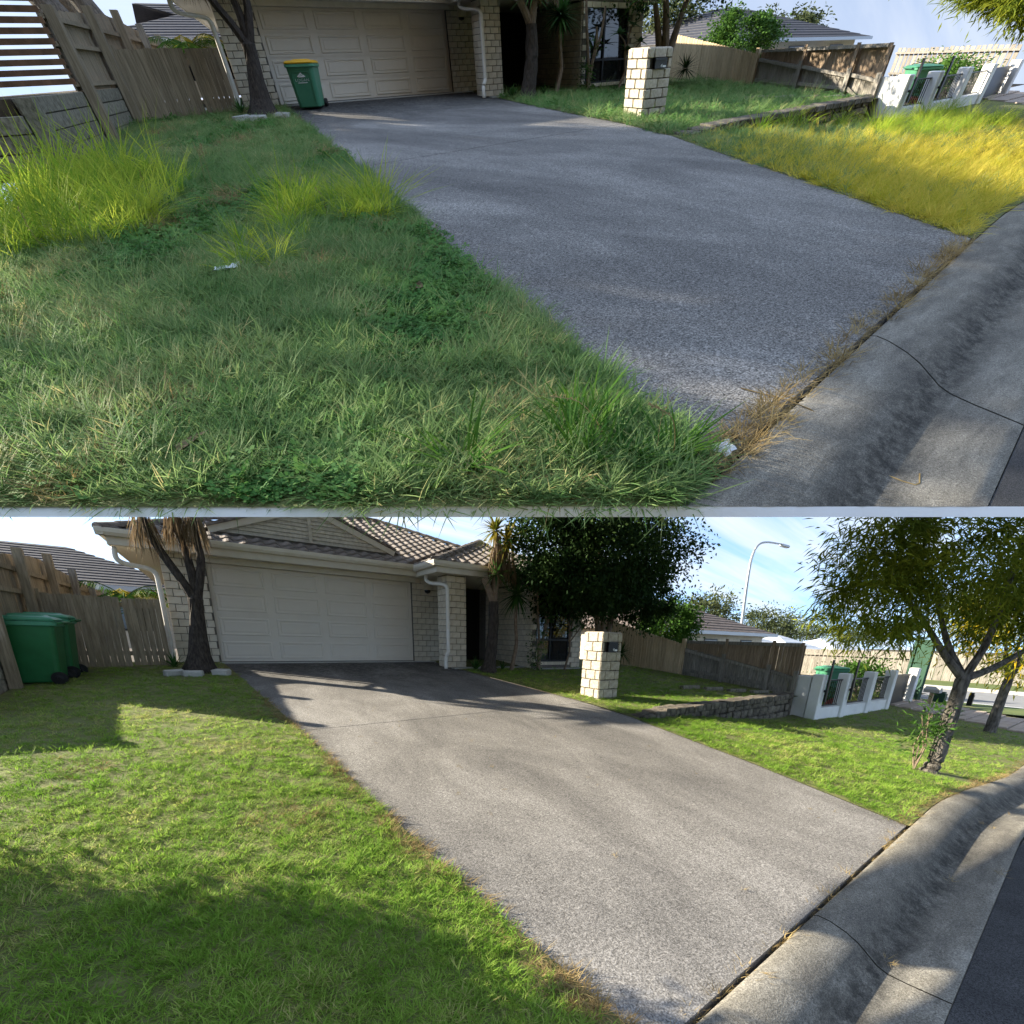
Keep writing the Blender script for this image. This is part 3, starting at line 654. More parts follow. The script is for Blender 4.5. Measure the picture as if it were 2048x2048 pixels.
        scatter('gold_grass', 'verge grass beside the kerb with warm sun painted into its colour, upper view', Q[sel], 1., TUFTS['gold'])
        scatter('grass', 'green verge grass below the stone wall, upper view', Q[~sel], 1.1, TUFTS['shag'])
        Q = np.vstack([sample([(9.5, 3.3), (14.3, 2.6), (14.3, 4.3), (10.3, 4.5)], 22, lambda s, d: V_(s, d)), sample([(6, 4.5), (11, 4.6), (11, 4.85), (6, 4.7)], 10, lambda s, d: V_(s, d))])
        scatter('tall_grass', 'long grass in front of the white fence, upper view', Q, .8, TUFTS['long'])
        scatter('seed_grass', 'seed stalks on the right verge, upper view', sample([(6, 2.5), (14, 2.0), (14, 4.4), (6.3, 4.6)], 2.5, lambda s, d: V_(s, d)), .7, TUFTS['seed'], tilt=.3)
        Q = sample([(sR(d)-.02, d) for d in np.linspace(5.0, 10.3, 8)] + [(12.1, 10.3), (11.9, 5.2)], lambda s, d: 2.2*near(s, d), lambda s, d: G(d)+.008, 1800); sel = RNG.random(len(Q)) < .3
        scatter('grass', 'unmown lawn held by the stone wall, upper view', Q[~sel], 1.5, TUFTS['shag'])
        scatter('clover', 'clover in the lawn held by the stone wall, upper view', Q[sel], 1.3, TUFTS['clover'], 'clover')
        Q = np.vstack([sample([(1.3, .855), (5.0, .855), (5.0, .93), (1.3, .95)], 520, lambda s, d: V_(s, .855)-.01), sample([(1.15, .8), (1.75, .82), (1.75, .96), (1.15, .98)], 500, lambda s, d: V_(s, .855))])
        scatter('dry_grass', 'dead grass filling the joint behind the kerb, upper view', clip_front(Q, 12), .95, TUFTS['dry'])

# ------------------------------------------------------------------ masonry
def brickwork(wall, p0, ax, width, height, out, openings=(), bl=.25, bh=.152, jt=.012, m='brick', dep=.05, rnd=random):
    """courses of single bricks on the face of `wall`; ax: 0 along s, 1 along d; out: sign of the outward side"""
    n = int(round(height/bh))
    for r in range(n):
        z = p0[2] + bh*(r+.5); x = -bl/2 if r % 2 else 0.
        while x < width-.02:
            a, b = max(0, x), min(width, x+bl); x += bl
            if b-a < .05: continue
            if any(a < u1-.03 and b > u0+.03 and z > z0 and z < z1 for u0, u1, z0, z1 in openings): continue
            ln = b-a-jt; c = (a+b)/2; sz = (ln, dep, bh-jt) if ax == 0 else (dep, ln, bh-jt)
            at = list(p0); at[ax] += c; at[2] = z; at[1-ax] += out*(.0 + rnd.uniform(-.002, .002))
            jit = .004 if m == 'rock' else 0
            ob('brick', cbox(*sz, .006 if m != 'rock' else .012, jit, rnd), M[m], wall, at, key=(m, ax, round(ln, 3), rnd.randint(0, 3) if jit else 0))
def house(up):
    where = 'upper' if up else 'lower'
    h = thing('brick_house', f'cream brick house with double garage door, {where} view', 'house', (2.3, 12.3, .87))
    w1 = ob('wall', box(-.715, 12.085, .80, .055, 20, 3.1), M['mortar'], h, (0, 0, 0)); brickwork(w1, (-.72, 12.08, .87), 0, .78, 2.22, -1)
    w2 = ob('wall', box(4.735, 12.105, .76, 5.525, 20, 3.1), M['mortar'], h, (0, 0, 0)); brickwork(w2, (4.73, 12.1, .83), 0, .80, 2.26, -1)
    w3 = ob('column', box(5.115, 10.665, .72, 5.635, 11.2, 3.08), M['mortar'], h, (0, 0, 0))
    brickwork(w3, (5.10, 10.66, .775), 0, .55, 2.28, -1); brickwork(w3, (5.11, 10.69, .775), 1, .5, 2.28, -1)
    w4 = ob('wall', join(box(7.565, 10.215, .70, 7.68, 14, 3.08), box(7.68, 10.215, .70, 9.395, 10.45, .93), box(8.945, 10.215, .93, 9.395, 10.45, 3.08), box(7.68, 10.215, 2.95, 8.945, 10.45, 3.08), box(9.2, 10.45, .7, 9.395, 18, 3.08)), M['mortar'], h, (0, 0, 0))
    brickwork(w4, (7.56, 10.24, .75), 1, 2.6, 2.28, -1); brickwork(w4, (7.55, 10.21, .75), 0, 1.86, 2.28, -1, openings=((.13, 1.39, .8, 2.94),))
    ob('wall', box(5.5, 13.3, .7, 7.6, 13.5, 3.08), M['dark'], h, (0, 0, 0)); ob('wall', box(-.3, 12.27, .8, 5.1, 12.5, 3.06), M['dark'], h, (0, 0, 0))  # near-black sheets: porch recess shade painted in, and a backing added against light leak
    # sill of bricks on edge
    for i in range(16): ob('sill_brick', mv(cbox(.072, .12, .09, .006), 0, 0, 0), M['brick'], h, (7.72+i*.0795, 10.2, .885), key='sill')
    # garage door
    gd = ob('garage_door', box(.06, 12.18, .875, 4.725, 12.25, 2.97), M['door'], h, (0, 0, 0))
    pw, ph = 4.66/4, 2.1/4
    def panel():
        a, b = pw-.16, ph-.13; R = []
        for ins, y in ((0, 0), (.018, -.012), (.04, -.012), (.052, .006), (.075, .006), (.09, -.006)):
            R.append([(-a/2+ins, y, -b/2+ins), (a/2-ins, y, -b/2+ins), (a/2-ins, y, b/2-ins), (-a/2+ins, y, b/2-ins)])
        v = [p for r in R for p in r]; f = [(i*4+k, i*4+(k+1) % 4, i*4+4+(k+1) % 4, i*4+4+k) for i in range(5) for k in range(4)] + [(20, 21, 22, 23)]
        return v, f
    for r in range(4):
        sec = ob('door_section', box(.065, 12.166, .88+ph*r, 4.72, 12.178, .875+ph*(r+1)-.008), M['door'], gd, (0, 0, 0))
        for c in range(4): ob('panel', panel(), M['door'], gd, (.06+pw*(c+.5), 12.165, .875+ph*(r+.5)), key='dpanel')
    ob('door_seal', box(.06, 12.14, .868, 4.725, 12.2, .878), M['rubber'], h, (0, 0, 0))
    ob('door_head', box(-.02, 11.98, 2.97, 4.8, 12.16, 3.085), M['trim'], h, (0, 0, 0))
    # eaves
    ob('soffit', join(box(-1.40, 11.62, 3.085, 4.70, 12.6, 3.10), box(-1.40, 12.6, 3.085, -.7, 21, 3.10), box(4.66, 10.32, 3.078, 10.1, 13.5, 3.093)), M['soffit'], h, (0, 0, 0))
    ob('fascia', join(box(-1.42, 11.585, 3.07, 4.70, 11.615, 3.28), box(-1.43, 11.615, 3.07, -1.40, 21, 3.28), box(4.665, 10.285, 3.06, 4.69, 11.615, 3.26), box(4.69, 10.285, 3.06, 10.1, 10.31, 3.26)), M['trim'], h, (0, 0, 0))
    def gut(p, q):
        p, q = np.array(p, float), np.array(q, float); a = (q-p)/np.linalg.norm(q-p); n = np.array([a[1], -a[0]])
        prof = [(0, .0), (0, -.115), (.09, -.115), (.125, -.06), (.125, .0), (.115, .012), (.105, 0), (.105, -.05), (.08, -.095), (.02, -.095), (.02, 0)]
        v = [(*(e+n*o), z) for e, o0 in ((p, 0), (q, 0)) for o, z in prof]; k = len(prof)
        return v, [(i, k+i, k+(i+1) % k, (i+1) % k) for i in range(k)] + [tuple(range(k)), tuple(range(k, 2*k))[::-1]]
    for p, q, z in (((-1.55, 11.58), (4.66, 11.58), 3.325), ((4.66, 11.56), (4.66, 10.16), 3.30), ((4.55, 10.28), (10.1, 10.28), 3.30), ((-1.43, 21), (-1.43, 11.46), 3.325)):
        ob('gutter', mv(gut(p, q), 0, 0, z), M['trim'], h, (0, 0, 0))
    ob('downpipe', tube(smoothpath([(-1.36, 11.75, 3.06), (-1.36, 11.78, 2.86), (-1.25, 11.85, 2.78), (-.95, 11.97, 2.74), (-.82, 12.01, 2.66), (-.80, 12.02, 2.4), (-.80, 12.02, 1.6), (-.80, 12.02, .84)], 4), .046, 10), M['pipe'], h, (0, 0, 0), True)
    ob('downpipe', tube(smoothpath([(4.80, 11.25, 3.10), (4.80, 11.24, 2.96), (4.86, 11.05, 2.88), (5.0, 10.72, 2.84), (5.08, 10.6, 2.76), (5.09, 10.6, 2.5), (5.09, 10.6, 1.35), (5.08, 10.58, 1.2), (4.98, 10.5, 1.05), (4.96, 10.48, .95), (4.96, 10.48, .76)], 4), .046, 10), M['pipe'], h, (0, 0, 0), True)
    # wall light
    wl = ob('wall_light', mv(cbox(.2, .03, .22, .006), 0, 0, 0), M['brick'], h, (5.17, 12.06, 2.88)); ob('lamp_bowl', lathe([(.02, -.09), (.07, -.065), (.095, -.01), (.095, 0)], 12), M['glass'], wl, (5.17, 12.05, 2.80))
    # window
    W = ob('window', join(box(7.68, 10.23, .93, 7.72, 10.30, 2.95), box(8.905, 10.23, .93, 8.945, 10.30, 2.95), box(7.72, 10.23, .93, 8.905, 10.30, .975), box(7.72, 10.23, 2.9, 8.905, 10.30, 2.95), box(7.72, 10.225, 1.53, 8.905, 10.30, 1.585), box(8.21, 10.235, .975, 8.25, 10.295, 1.53), box(8.21, 10.235, 1.585, 8.25, 10.295, 2.9)), M['frame'], h, (0, 0, 0))
    for a, b, c, d in ((7.72, 8.21, .975, 1.53), (8.25, 8.905, .975, 1.53), (7.72, 8.21, 1.585, 2.9), (8.25, 8.905, 1.585, 2.9)): ob('pane', box(a, 10.262, c, b, 10.268, d), GLASS, W, (0, 0, 0))
    cv = [(7.73+.02*i, 10.36+.018*math.sin(i*1.5), z) for z in (.96, 2.9) for i in range(17)]
    ob('curtain', (cv, [(i, i+1, 18+i, 17+i) for i in range(16)]), M['curtain'], W, (0, 0, 0)); ob('interior', box(7.7, 10.7, .9, 8.95, 10.72, 2.95), M['dark'], W, (0, 0, 0))
    # roof
    E = 3.315; k = .404
    A, B, C, D = (-1.5, 11.53, E), (10.2, 11.53, E), (10.2, 21.45, E), (-1.5, 21.45, E); R1, R2 = (3.46, 16.49, E+k*4.96), (5.24, 16.49, E+k*4.96)
    j0, j1, j2 = (4.6, 10.2, 3.295), (10.2, 10.2, 3.295), (7.4, 13.0, 3.295+k*2.8); j3 = (7.4, 11.53+(j2[2]-E)/k, j2[2])
    v = [A, B, C, D, R1, R2, j0, j1, j2, j3, (4.6, 11.58, 3.295), (10.2, 11.58, 3.295)]
    rf = ob('roof', ([(x, y, z-.03) for x, y, z in v], [(0, 1, 5, 4), (1, 2, 5), (2, 3, 4, 5), (3, 0, 4), (6, 7, 8), (6, 8, 9, 10), (7, 11, 9, 8)]), M['cap'], h, (0, 0, 0))
    gz = lambda s: 4.42 - .37*abs(s-2.28)
    gd_ = 12.32
    gf = ob('gable', prism([(.35, 3.62), (4.25, 3.62), (4.25, 3.70), (2.28, 4.40), (.35, 3.70)], gd_+.02, gd_+.05, 1), M['mortar'], rf, (0, 0, 0))
    if not up:
        for i in range(9):
            z0 = 3.66+i*.083; hw0 = max(.03, (4.40-z0)/.37 - .06)
            hw1 = max(.02, (4.40-z0-.075)/.37 - .06)
            if z0 > 4.33: break
            ob('gable_board', ([(2.28-hw0, gd_-.012, z0), (2.28+hw0, gd_-.012, z0), (2.28+hw1, gd_+.006, z0+.078), (2.28-hw1, gd_+.006, z0+.078), (2.28-hw0, gd_+.02, z0), (2.28+hw0, gd_+.02, z0), (2.28+hw1, gd_+.02, z0+.078), (2.28-hw1, gd_+.02, z0+.078)], [(0, 1, 2, 3), (4, 7, 6, 5), (0, 4, 5, 1), (3, 2, 6, 7), (0, 3, 7, 4), (1, 5, 6, 2)]), M['board'], gf if False else rf, (0, 0, 0))
        ob('gable_post', box(2.24, gd_-.03, 3.66, 2.32, gd_-.015, 4.36), M['board'], rf, (0, 0, 0))
        for sg in (-1, 1):
            ob('barge_board', beam((2.28+sg*2.06, gd_-.05, 3.66), (2.28, gd_-.05, 4.42), .03, .13, (0, 0, 1)), M['trim'], rf, (0, 0, 0))
            for i in range(6):
                t0, t1 = i/6, (i+1.04)/6; p = np.array((2.28+sg*2.1, gd_+.02, 3.745)); q = np.array((2.28, gd_+.02, 4.52)); a, b = p+(q-p)*t0, p+(q-p)*t1
                ob('ridge_cap', beam(a, b+(0, 0, .012), .26, .05), M['cap'], rf, (0, 0, 0))
        # gable roof behind
        ob('gable_roof', ([(.2, gd_, 3.66), (2.28, gd_, 4.44), (4.36, gd_, 3.66), (2.28, 14.6, 4.44), (.2, 12.7, 3.66), (4.36, 12.7, 3.66)], [(0, 1, 3, 4), (1, 2, 5, 3)]), M['cap'], rf, (0, 0, 0))
        # single tiles
        tw, tl = .30, .335
        def tilemesh(ax, sl):
            xs = [-.5, -.34, -.18, 0, .14, .28, .4, .5]; zs = [.008, .0, .003, .02, .046, .05, .036, .012]; v = []
            c = 1/math.hypot(1, sl)
            for t, dz in ((0, -.03), (0, 0), (1.12, -.008)):
                for x, z in zip(xs, zs):
                    u = tl*c*t; zz = u*sl + z + dz + .014*(1-t); v.append((x*tw*1.03, u, zz) if ax == 0 else (u, -x*tw*1.03, zz))
            n = len(xs); return v, [(i*n+q, i*n+q+1, (i+1)*n+q+1, (i+1)*n+q) for i in range(2) for q in range(n-1)]
        T = []
        c = 1/math.hypot(1, k); du = tl*c
        for r in range(16):
            d = 11.50 + r*du; z = E + k*(d-11.53)
            for i in range(42):
                s = -1.35 + tw*i + (r % 2)*0; 
                if s - (-1.5) < (d-11.53)+.12 or s > 10.2-(d-11.53)-.1: continue
                if d > gd_-.2 and abs(s-2.28) < 2.16 and gz(s) > z-.02: continue
                if s > 4.62+(d-11.55)*1.0: continue
                T.append((0, s, d, z))
        for r in range(9):
            u = r*du; z = 3.295 + k*u
            for i in range(20):
                d = 10.30 + tw*i; s = 4.57 + u
                if d-10.2 < u+.12 or d > 11.58+u*.98: continue
                if s < 7.4: T.append((1, s, d, z))
            for i in range(20):
                s = 4.72+tw*i; d = 10.17+u
                if s-4.6 < u+.1 or s > 10.2-u-.1: continue
                T.append((0, s, d, z))
        T.sort(key=lambda q: q[1]**2+q[2]**2)
        for ax, s, d, z in T[:300]: ob('roof_tile', tilemesh(ax, k), M['tile'], rf, (s, d, z), key=('tile', ax), smooth=False)
        rest = []
        for ax, s, d, z in T[300:]: rest.append(mv(tilemesh(ax, k), s, d, z))
        if rest: ob('roof_tiles', join(*rest), M['tile'], rf, (0, 0, 0))['kind'] = 'stuff'
        for p, q, n in ((R2, (7.55, 14.18, 4.39), 9), (R1, R2, 5), (j0, j2, 10), (A, R1, 18), (j2, j3, 3)):
            p, q = np.array(p), np.array(q); L = np.linalg.norm(q-p)
            for i in range(n):
                a, b = p+(q-p)*(i/n), p+(q-p)*((i+1.08)/n); ax_ = (q-p)/L; sd = np.cross(ax_, (0, 0, 1)); sd /= np.linalg.norm(sd); upv = np.cross(sd, ax_); v = []
                for e, o in ((a, .075), (b, .06)):
                    for t in range(7):
                        an = math.pi*t/6; v.append(tuple(e + sd*math.cos(an)*.12 + upv*(math.sin(an)*.085+o-.06)))
                ob('ridge_cap', (v, [(t, t+1, 8+t, 7+t) for t in range(6)] + [tuple(range(7))]), M['cap'], rf, (0, 0, 0))
    return h
GLASS = pmat('window_glass', (.012, .014, .016), None, rough=.04, spec=.8)

# ------------------------------------------------------------------ fences and walls
def palings(root, p0, p1, wd, zb, zt, m, th=.02, gap=.006, jit=.008, lean=(0, 0), name='paling'):
    p0, p1 = np.array(p0, float), np.array(p1, float); L = np.linalg.norm(p1-p0); n = max(1, int(round(L/wd))); u = (p1-p0)/L
    for i in range(n):
        t = (i+.5)/n; c = p0+(p1-p0)*t + np.array([-u[1], u[0]])*random.uniform(-.004, .004)
        ob(name, obox(c, u, L/n-gap-random.uniform(0, .006), th, zb(t), zt(t)+random.uniform(-jit, jit), lean), m, root, (0, 0, 0))
def left_fence(up):
    wv = 'upper' if up else 'lower'
    t = thing('sleeper_wall', f'stained timber sleeper retaining wall at the left, {wv} view', 'retaining wall', (-2.6, 9.5, .7))
    ps = [7.45, 9.45, 11.25, 12.5]
    for i in range(3):
        for r in range(4):
            z = .60 + r*.215 + i*.01
            ob('sleeper', mv(cbox(.075, ps[i+1]-ps[i]-.02, .207, .008, .003, random), 0, 0, 0), M['sleeper'], t, (-2.68, (ps[i]+ps[i+1])/2, z+.1))
    for r in range(3): ob('sleeper', mv(cbox(2.2, .075, .207, .008), 0, 0, 0), M['sleeper'], t, (-3.78, 7.40+.0*r, .62+r*.215+.1))
    ob('post', box(-2.66, 7.38, .4, -2.52, 7.52, 1.45), M['sleeper'], t, (0, 0, 0))
    struct('garden_bed', box(-3.72, 7.46, .5, -2.73, 13.5, 1.44), M['soil'])
    f = thing('side_fence', f'weathered paling fence on top of the sleeper wall, {wv} view', 'fence', (-2.6, 11, 1.4))
    for d, z0, z1 in ((9.45, .5, 2.62), (11.25, .6, 2.82), (13.0, .7, 2.95), (14.8, .8, 2.85), (16.6, .8, 2.75), (18.4, .8, 2.65)):
        ob('post', box(-2.62, d-.06, z0, -2.50, d+.06, z1), M['gatewood' if d < 14 else 'grey'], f, (0, 0, 0))
    zt = lambda t: 2.55+.28*min(1, t/.35)-.45*max(0, t-.4)
    palings(f, (-2.70, 9.4), (-2.70, 18.6), .152, lambda t: 1.46, zt, M['gatewood'], name='paling')
    for a, b in ((9.4, 11.2), (11.3, 12.95), (13.05, 14.75), (14.85, 16.55), (16.65, 18.4)):
        for z in (1.56, 2.12, 2.48): ob('rail', box(-2.685, a, z-.035, -2.63, b, z+.035), M['gatewood'], f, (0, 0, 0))
    if up:
     s = thing('slat_screen', f'dark horizontal slat screen left of the side fence, {wv} view', 'screen', (-4, 9.2, 1.5))
     for i in range(10): ob('slat', box(-5.8, 9.25, 1.56+i*.135, -2.62, 9.275, 1.56+i*.135+.085), M['slat'], s, (0, 0, 0))
     for x in (-5.7, -4.2): ob('post', box(x, 9.28, 1.3, x+.08, 9.36, 2.95), M['slat'], s, (0, 0, 0))
    g = thing('gate_fence', f'brown paling gate between side fence and house, {wv} view', 'gate', (-1.6, 11.45, .83))
    dd = 11.42
    palings(g, (-2.47, dd), (-1.42, dd), .105, lambda t: .84, lambda t: 2.13, M['gatewood'], gap=.002, jit=.012)
    palings(g, (-1.39, dd), (-.80, dd), .10, lambda t: .86, lambda t: 2.12, M['gatewood'], gap=.003, jit=.006)
    for z in (1.05, 1.95): ob('rail', box(-2.46, dd+.03, z, -.82, dd+.08, z+.08), M['gatewood'], g, (0, 0, 0))
    ob('post', box(-2.56, dd-.02, .6, -2.47, dd+.09, 2.2), M['gatewood'], g, (0, 0, 0))
def right_fences(up):
    wv = 'upper' if up else 'lower'
    f = thing('pale_fence', f'pale new paling fence behind the letterbox pillar, {wv} view', 'fence', (12, 9.8, .7))
    palings(f, (11.82, 11.6), (12.24, 8.62), .10, lambda t: .84-.22*t, lambda t: 2.32-.77*t, M['pale'], jit=.005)
    ob('rail', beam((11.92, 11.6, 1.1), (12.3, 8.62, .85), .04, .07), M['pale'], f, (0, 0, 0)); ob('post', box(12.22, 8.5, .4, 12.32, 8.6, 1.70), M['pale'], f, (0, 0, 0))
    f = thing('grey_fence', f'grey weathered stepped paling fence behind the stone wall, {wv} view', 'fence', (12.3, 6.8, .4))
    zb = lambda t: .60-.18*t/.72 if t < .72 else .42-.8*(t-.72)/.28
    zm = lambda t: 1.42-.62*t
    palings(f, (12.30, 8.5), (12.30, 5.1), .105, zb, zm, M['grey'], jit=.012)
    palings(f, (12.36, 8.5), (12.36, 5.1), .105, lambda t: zm(t)-.12, lambda t: 1.60, M['brown'], jit=.006)
    for a, b in ((8.45, 7.2), (7.1, 5.9), (5.8, 5.2)):
        ta, tb = (8.5-a)/3.75, (8.5-b)/3.75
        ob('rail', beam((12.255, a, zm(ta)-.06), (12.255, b, zm(tb)-.10), .045, .09), M['grey'], f, (0, 0, 0)); ob('rail', beam((12.255, a, zb(ta)+.16), (12.255, b, zb(tb)+.14), .045, .09), M['grey'], f, (0, 0, 0))
        ob('cap_rail', box(12.26, b, 1.56, 12.345, a, 1.65), M['grey'], f, (0, 0, 0))
    for d, z1 in ((7.15, 1.72), (5.85, 1.70), (5.15, 1.66)):
        ob('post', box(12.20, d-.05, .1, 12.25, d+.05, zm((8.5-d)/3.75)+.1), M['grey'], f, (0, 0, 0)); ob('post', box(12.255, d-.035, .8, 12.30, d+.035, z1), M['brown'], f, (0, 0, 0))
    f = thing('far_yard_fence', f'grey picket fence across the neighbouring yard, {wv} view', 'fence', (22.6, 7.4, 0))
    palings(f, (22.6, 9.4), (22.6, 5.4), .17, lambda t: -.3, lambda t: 1.45, M['grey'], gap=.035, jit=.03)
    for z in (.3, 1.2): ob('rail', box(22.5, 5.4, z, 22.57, 9.4, z+.09), M['grey'], f, (0, 0, 0))
def stone_wall(up):
    wv = 'upper' if up else 'lower'
    t = thing('stone_wall', f'low split stone retaining wall beside the driveway, {wv} view', 'retaining wall', (8.5, 4.95, .0))
    ob('wall_core', prism([(5.98, 4.86), (11.85, 5.06), (11.85, 5.2), (5.98, 5.0)], -.3, .36), M['soil'], t, (0, 0, 0))
    p0, p1 = np.array((5.92, 4.74)), np.array((11.85, 4.98)); L = np.linalg.norm(p1-p0); u = (p1-p0)/L; n = 20
    for i in range(n):
        c = p0+(p1-p0)*(i+.5)/n + np.array((.04, .13)); zt = .43 + random.uniform(-.012, .012) - (.07 if i == 0 else .03 if i == 1 else 0)
        ob('cap_stone', rot(cbox(L/n-.012, .34, .13, .016, .008, random), math.atan2(u[1], u[0])+random.uniform(-.05, .05)), M['stone'], t, (*c, zt-.06))
    for r in range(3):
        x = random.uniform(-.25, 0)
        while x < L-.05:
            ln = random.uniform(.22, .42); a = max(0, x); b = min(L, x+ln); x += ln
            if b-a < .05: continue
            c = p0+u*(a+b)/2 + np.array((.02, .09+random.uniform(-.012, .008))); z = .285-r*.19
            if z < float(V_(c[0], c[1]))-.16: continue
            ob('stone', rot(cbox(b-a-.012, .18, .183, .022, .016, random), math.atan2(u[1], u[0])), M['stone'], t, (*c, z))
    for i in range(5): ob('sleeper', rot(cbox(.55, .12, .1, .01, .006, random), -.25), M['sleeper'], t, (9.9+i*.5, 6.55-i*.33, float(G(6.55-i*.33))+.05))
def pillar_letterbox(up):
    wv = 'upper' if up else 'lower'
    t = thing('letterbox_pillar', f'rock faced block letterbox pillar by the driveway, {wv} view', 'letterbox', (6.58, 6.47, .4))
    core = ob('core', box(6.35, 6.25, .2, 6.81, 6.71, 1.728), M['mortard'], t, (0, 0, 0))
    for ax, p, out in ((0, (6.31, 6.24, .26), -1), (1, (6.34, 6.21, .26), -1), (0, (6.31, 6.72, .26), 1), (1, (6.82, 6.21, .26), 1)):
        op = ((.15, .41, 1.36, 1.56),) if (ax == 0 and out < 0) else ()
        brickwork(core, p, ax, .54, 1.48, out, openings=op, bl=.27, bh=.185, jt=.014, m='rock', dep=.075)
    ob('cap', mv(cbox(.50, .50, .03, .01), 0, 0, 0), M['rock'], t, (6.58, 6.48, 1.735))
    b = ob('mail_slot', join(box(6.46, 6.185, 1.365, 6.72, 6.26, 1.56), box(6.46, 6.165, 1.51, 6.72, 6.185, 1.525)), M['black'], t, (0, 0, 0))
    v, f = text_mesh('4', .085); ob('number', ([(x, -z, y) for x, y, z in v], f), M['print_'], b, (6.60, 6.181, 1.385))
    ob('name_plate', join(box(6.63, 6.179, 1.385, 6.66, 6.184, 1.42), box(6.665, 6.179, 1.385, 6.70, 6.184, 1.42)), M['print_'], b, (0, 0, 0))
def white_fence(up):
    wv = 'upper' if up else 'lower'; z0 = -.22
    t = thing('white_fence', f'white rendered pillar fence with black bar infills, {wv} view', 'fence', (15, 4.5, z0))
    ps = [(12.3, 4.62), (13.5, 4.5), (15.15, 4.47), (16.75, 4.45), (19.55, 4.6)]
    for i, (s, d) in enumerate(ps):
        ob('pillar', mv(cbox(.25, .25, 1.2, .018), 0, 0, 0), M['white'], t, (s, d, .32+.012*i))
    ob('wing_wall', join(obox((12.36, 4.98), (.1, .46), .46, .2, z0-.1, .86)), M['white'], t, (0, 0, 0))
    for i in range(3):
        a, b = np.array(ps[i]), np.array(ps[i+1]); u = (b-a)/np.linalg.norm(b-a); a2, b2 = a+u*.125, b-u*.125; L = np.linalg.norm(b2-a2)
        ob('dwarf_wall', obox((a2+b2)/2, u, L, .17, z0-.1, .10), M['white'], t, (0, 0, 0))
        p = ob('infill_panel', join(beam((*a2, .77), (*b2, .77), .035, .03), beam((*a2, .14), (*b2, .14), .03, .025)), M['black'], t, (0, 0, 0))
        for k in range(int(L/.085)):
            c = a2+(b2-a2)*(k+.5)/int(L/.085); ob('bar', obox(c, u, .014, .014, .15, .76), M['black'], p, (0, 0, 0))
    g = thing('driveway_gate', f'black sliding gate between the last two white pillars, {wv} view', 'gate', (18.1, 4.62, z0))
    ob('gate_sheet', obox((18.15, 4.6), (1, .05), 2.45, .02, z0+.05, .74), M['black'], g, (0, 0, 0))
    for z in (z0+.05, .76): ob('gate_rail', beam((16.95, 4.55, z), (19.35, 4.65, z), .05, .05), M['black'], g, (0, 0, 0))
    for i, (s, d) in enumerate(((12.33, 4.42), (13.53, 4.30))):
        o = ob('black_bar', join(obox((s, d), (1, 0), .075, .03, .26, 1.28), obox((s, d+.03), (1, 0), .05, .06, .5, .56)), M['black'], None, (0, 0, 0)); tag(o, f'upright black metal bar on the {("first","second")[i]} white pillar, {wv} view', 'bar', f'black bars on the white pillars, {wv}')
def pot(name, label, at, r, h, m, fm, n=260):
    t = thing(name, label, 'potted plant', at)
    ob('pot', lathe([(r*.7, 0), (r*.95, h*.8), (r*1.05, h*.82), (r*1.05, h), (r*.9, h), (r*.85, h*.86)], 16), m, t, smooth=False)
    npob('foliage', cloud((at[0], at[1], at[2]+h+.12), (r*1.2, r*1.2, .2), 14, n, .11, .05), 4, M['l_mid'], t)
    npob('flowers', cloud((at[0], at[1], at[2]+h+.3), (r*.9, r*.9, .2), 9, n//2, .07, .06, .2), 4, fm, t)

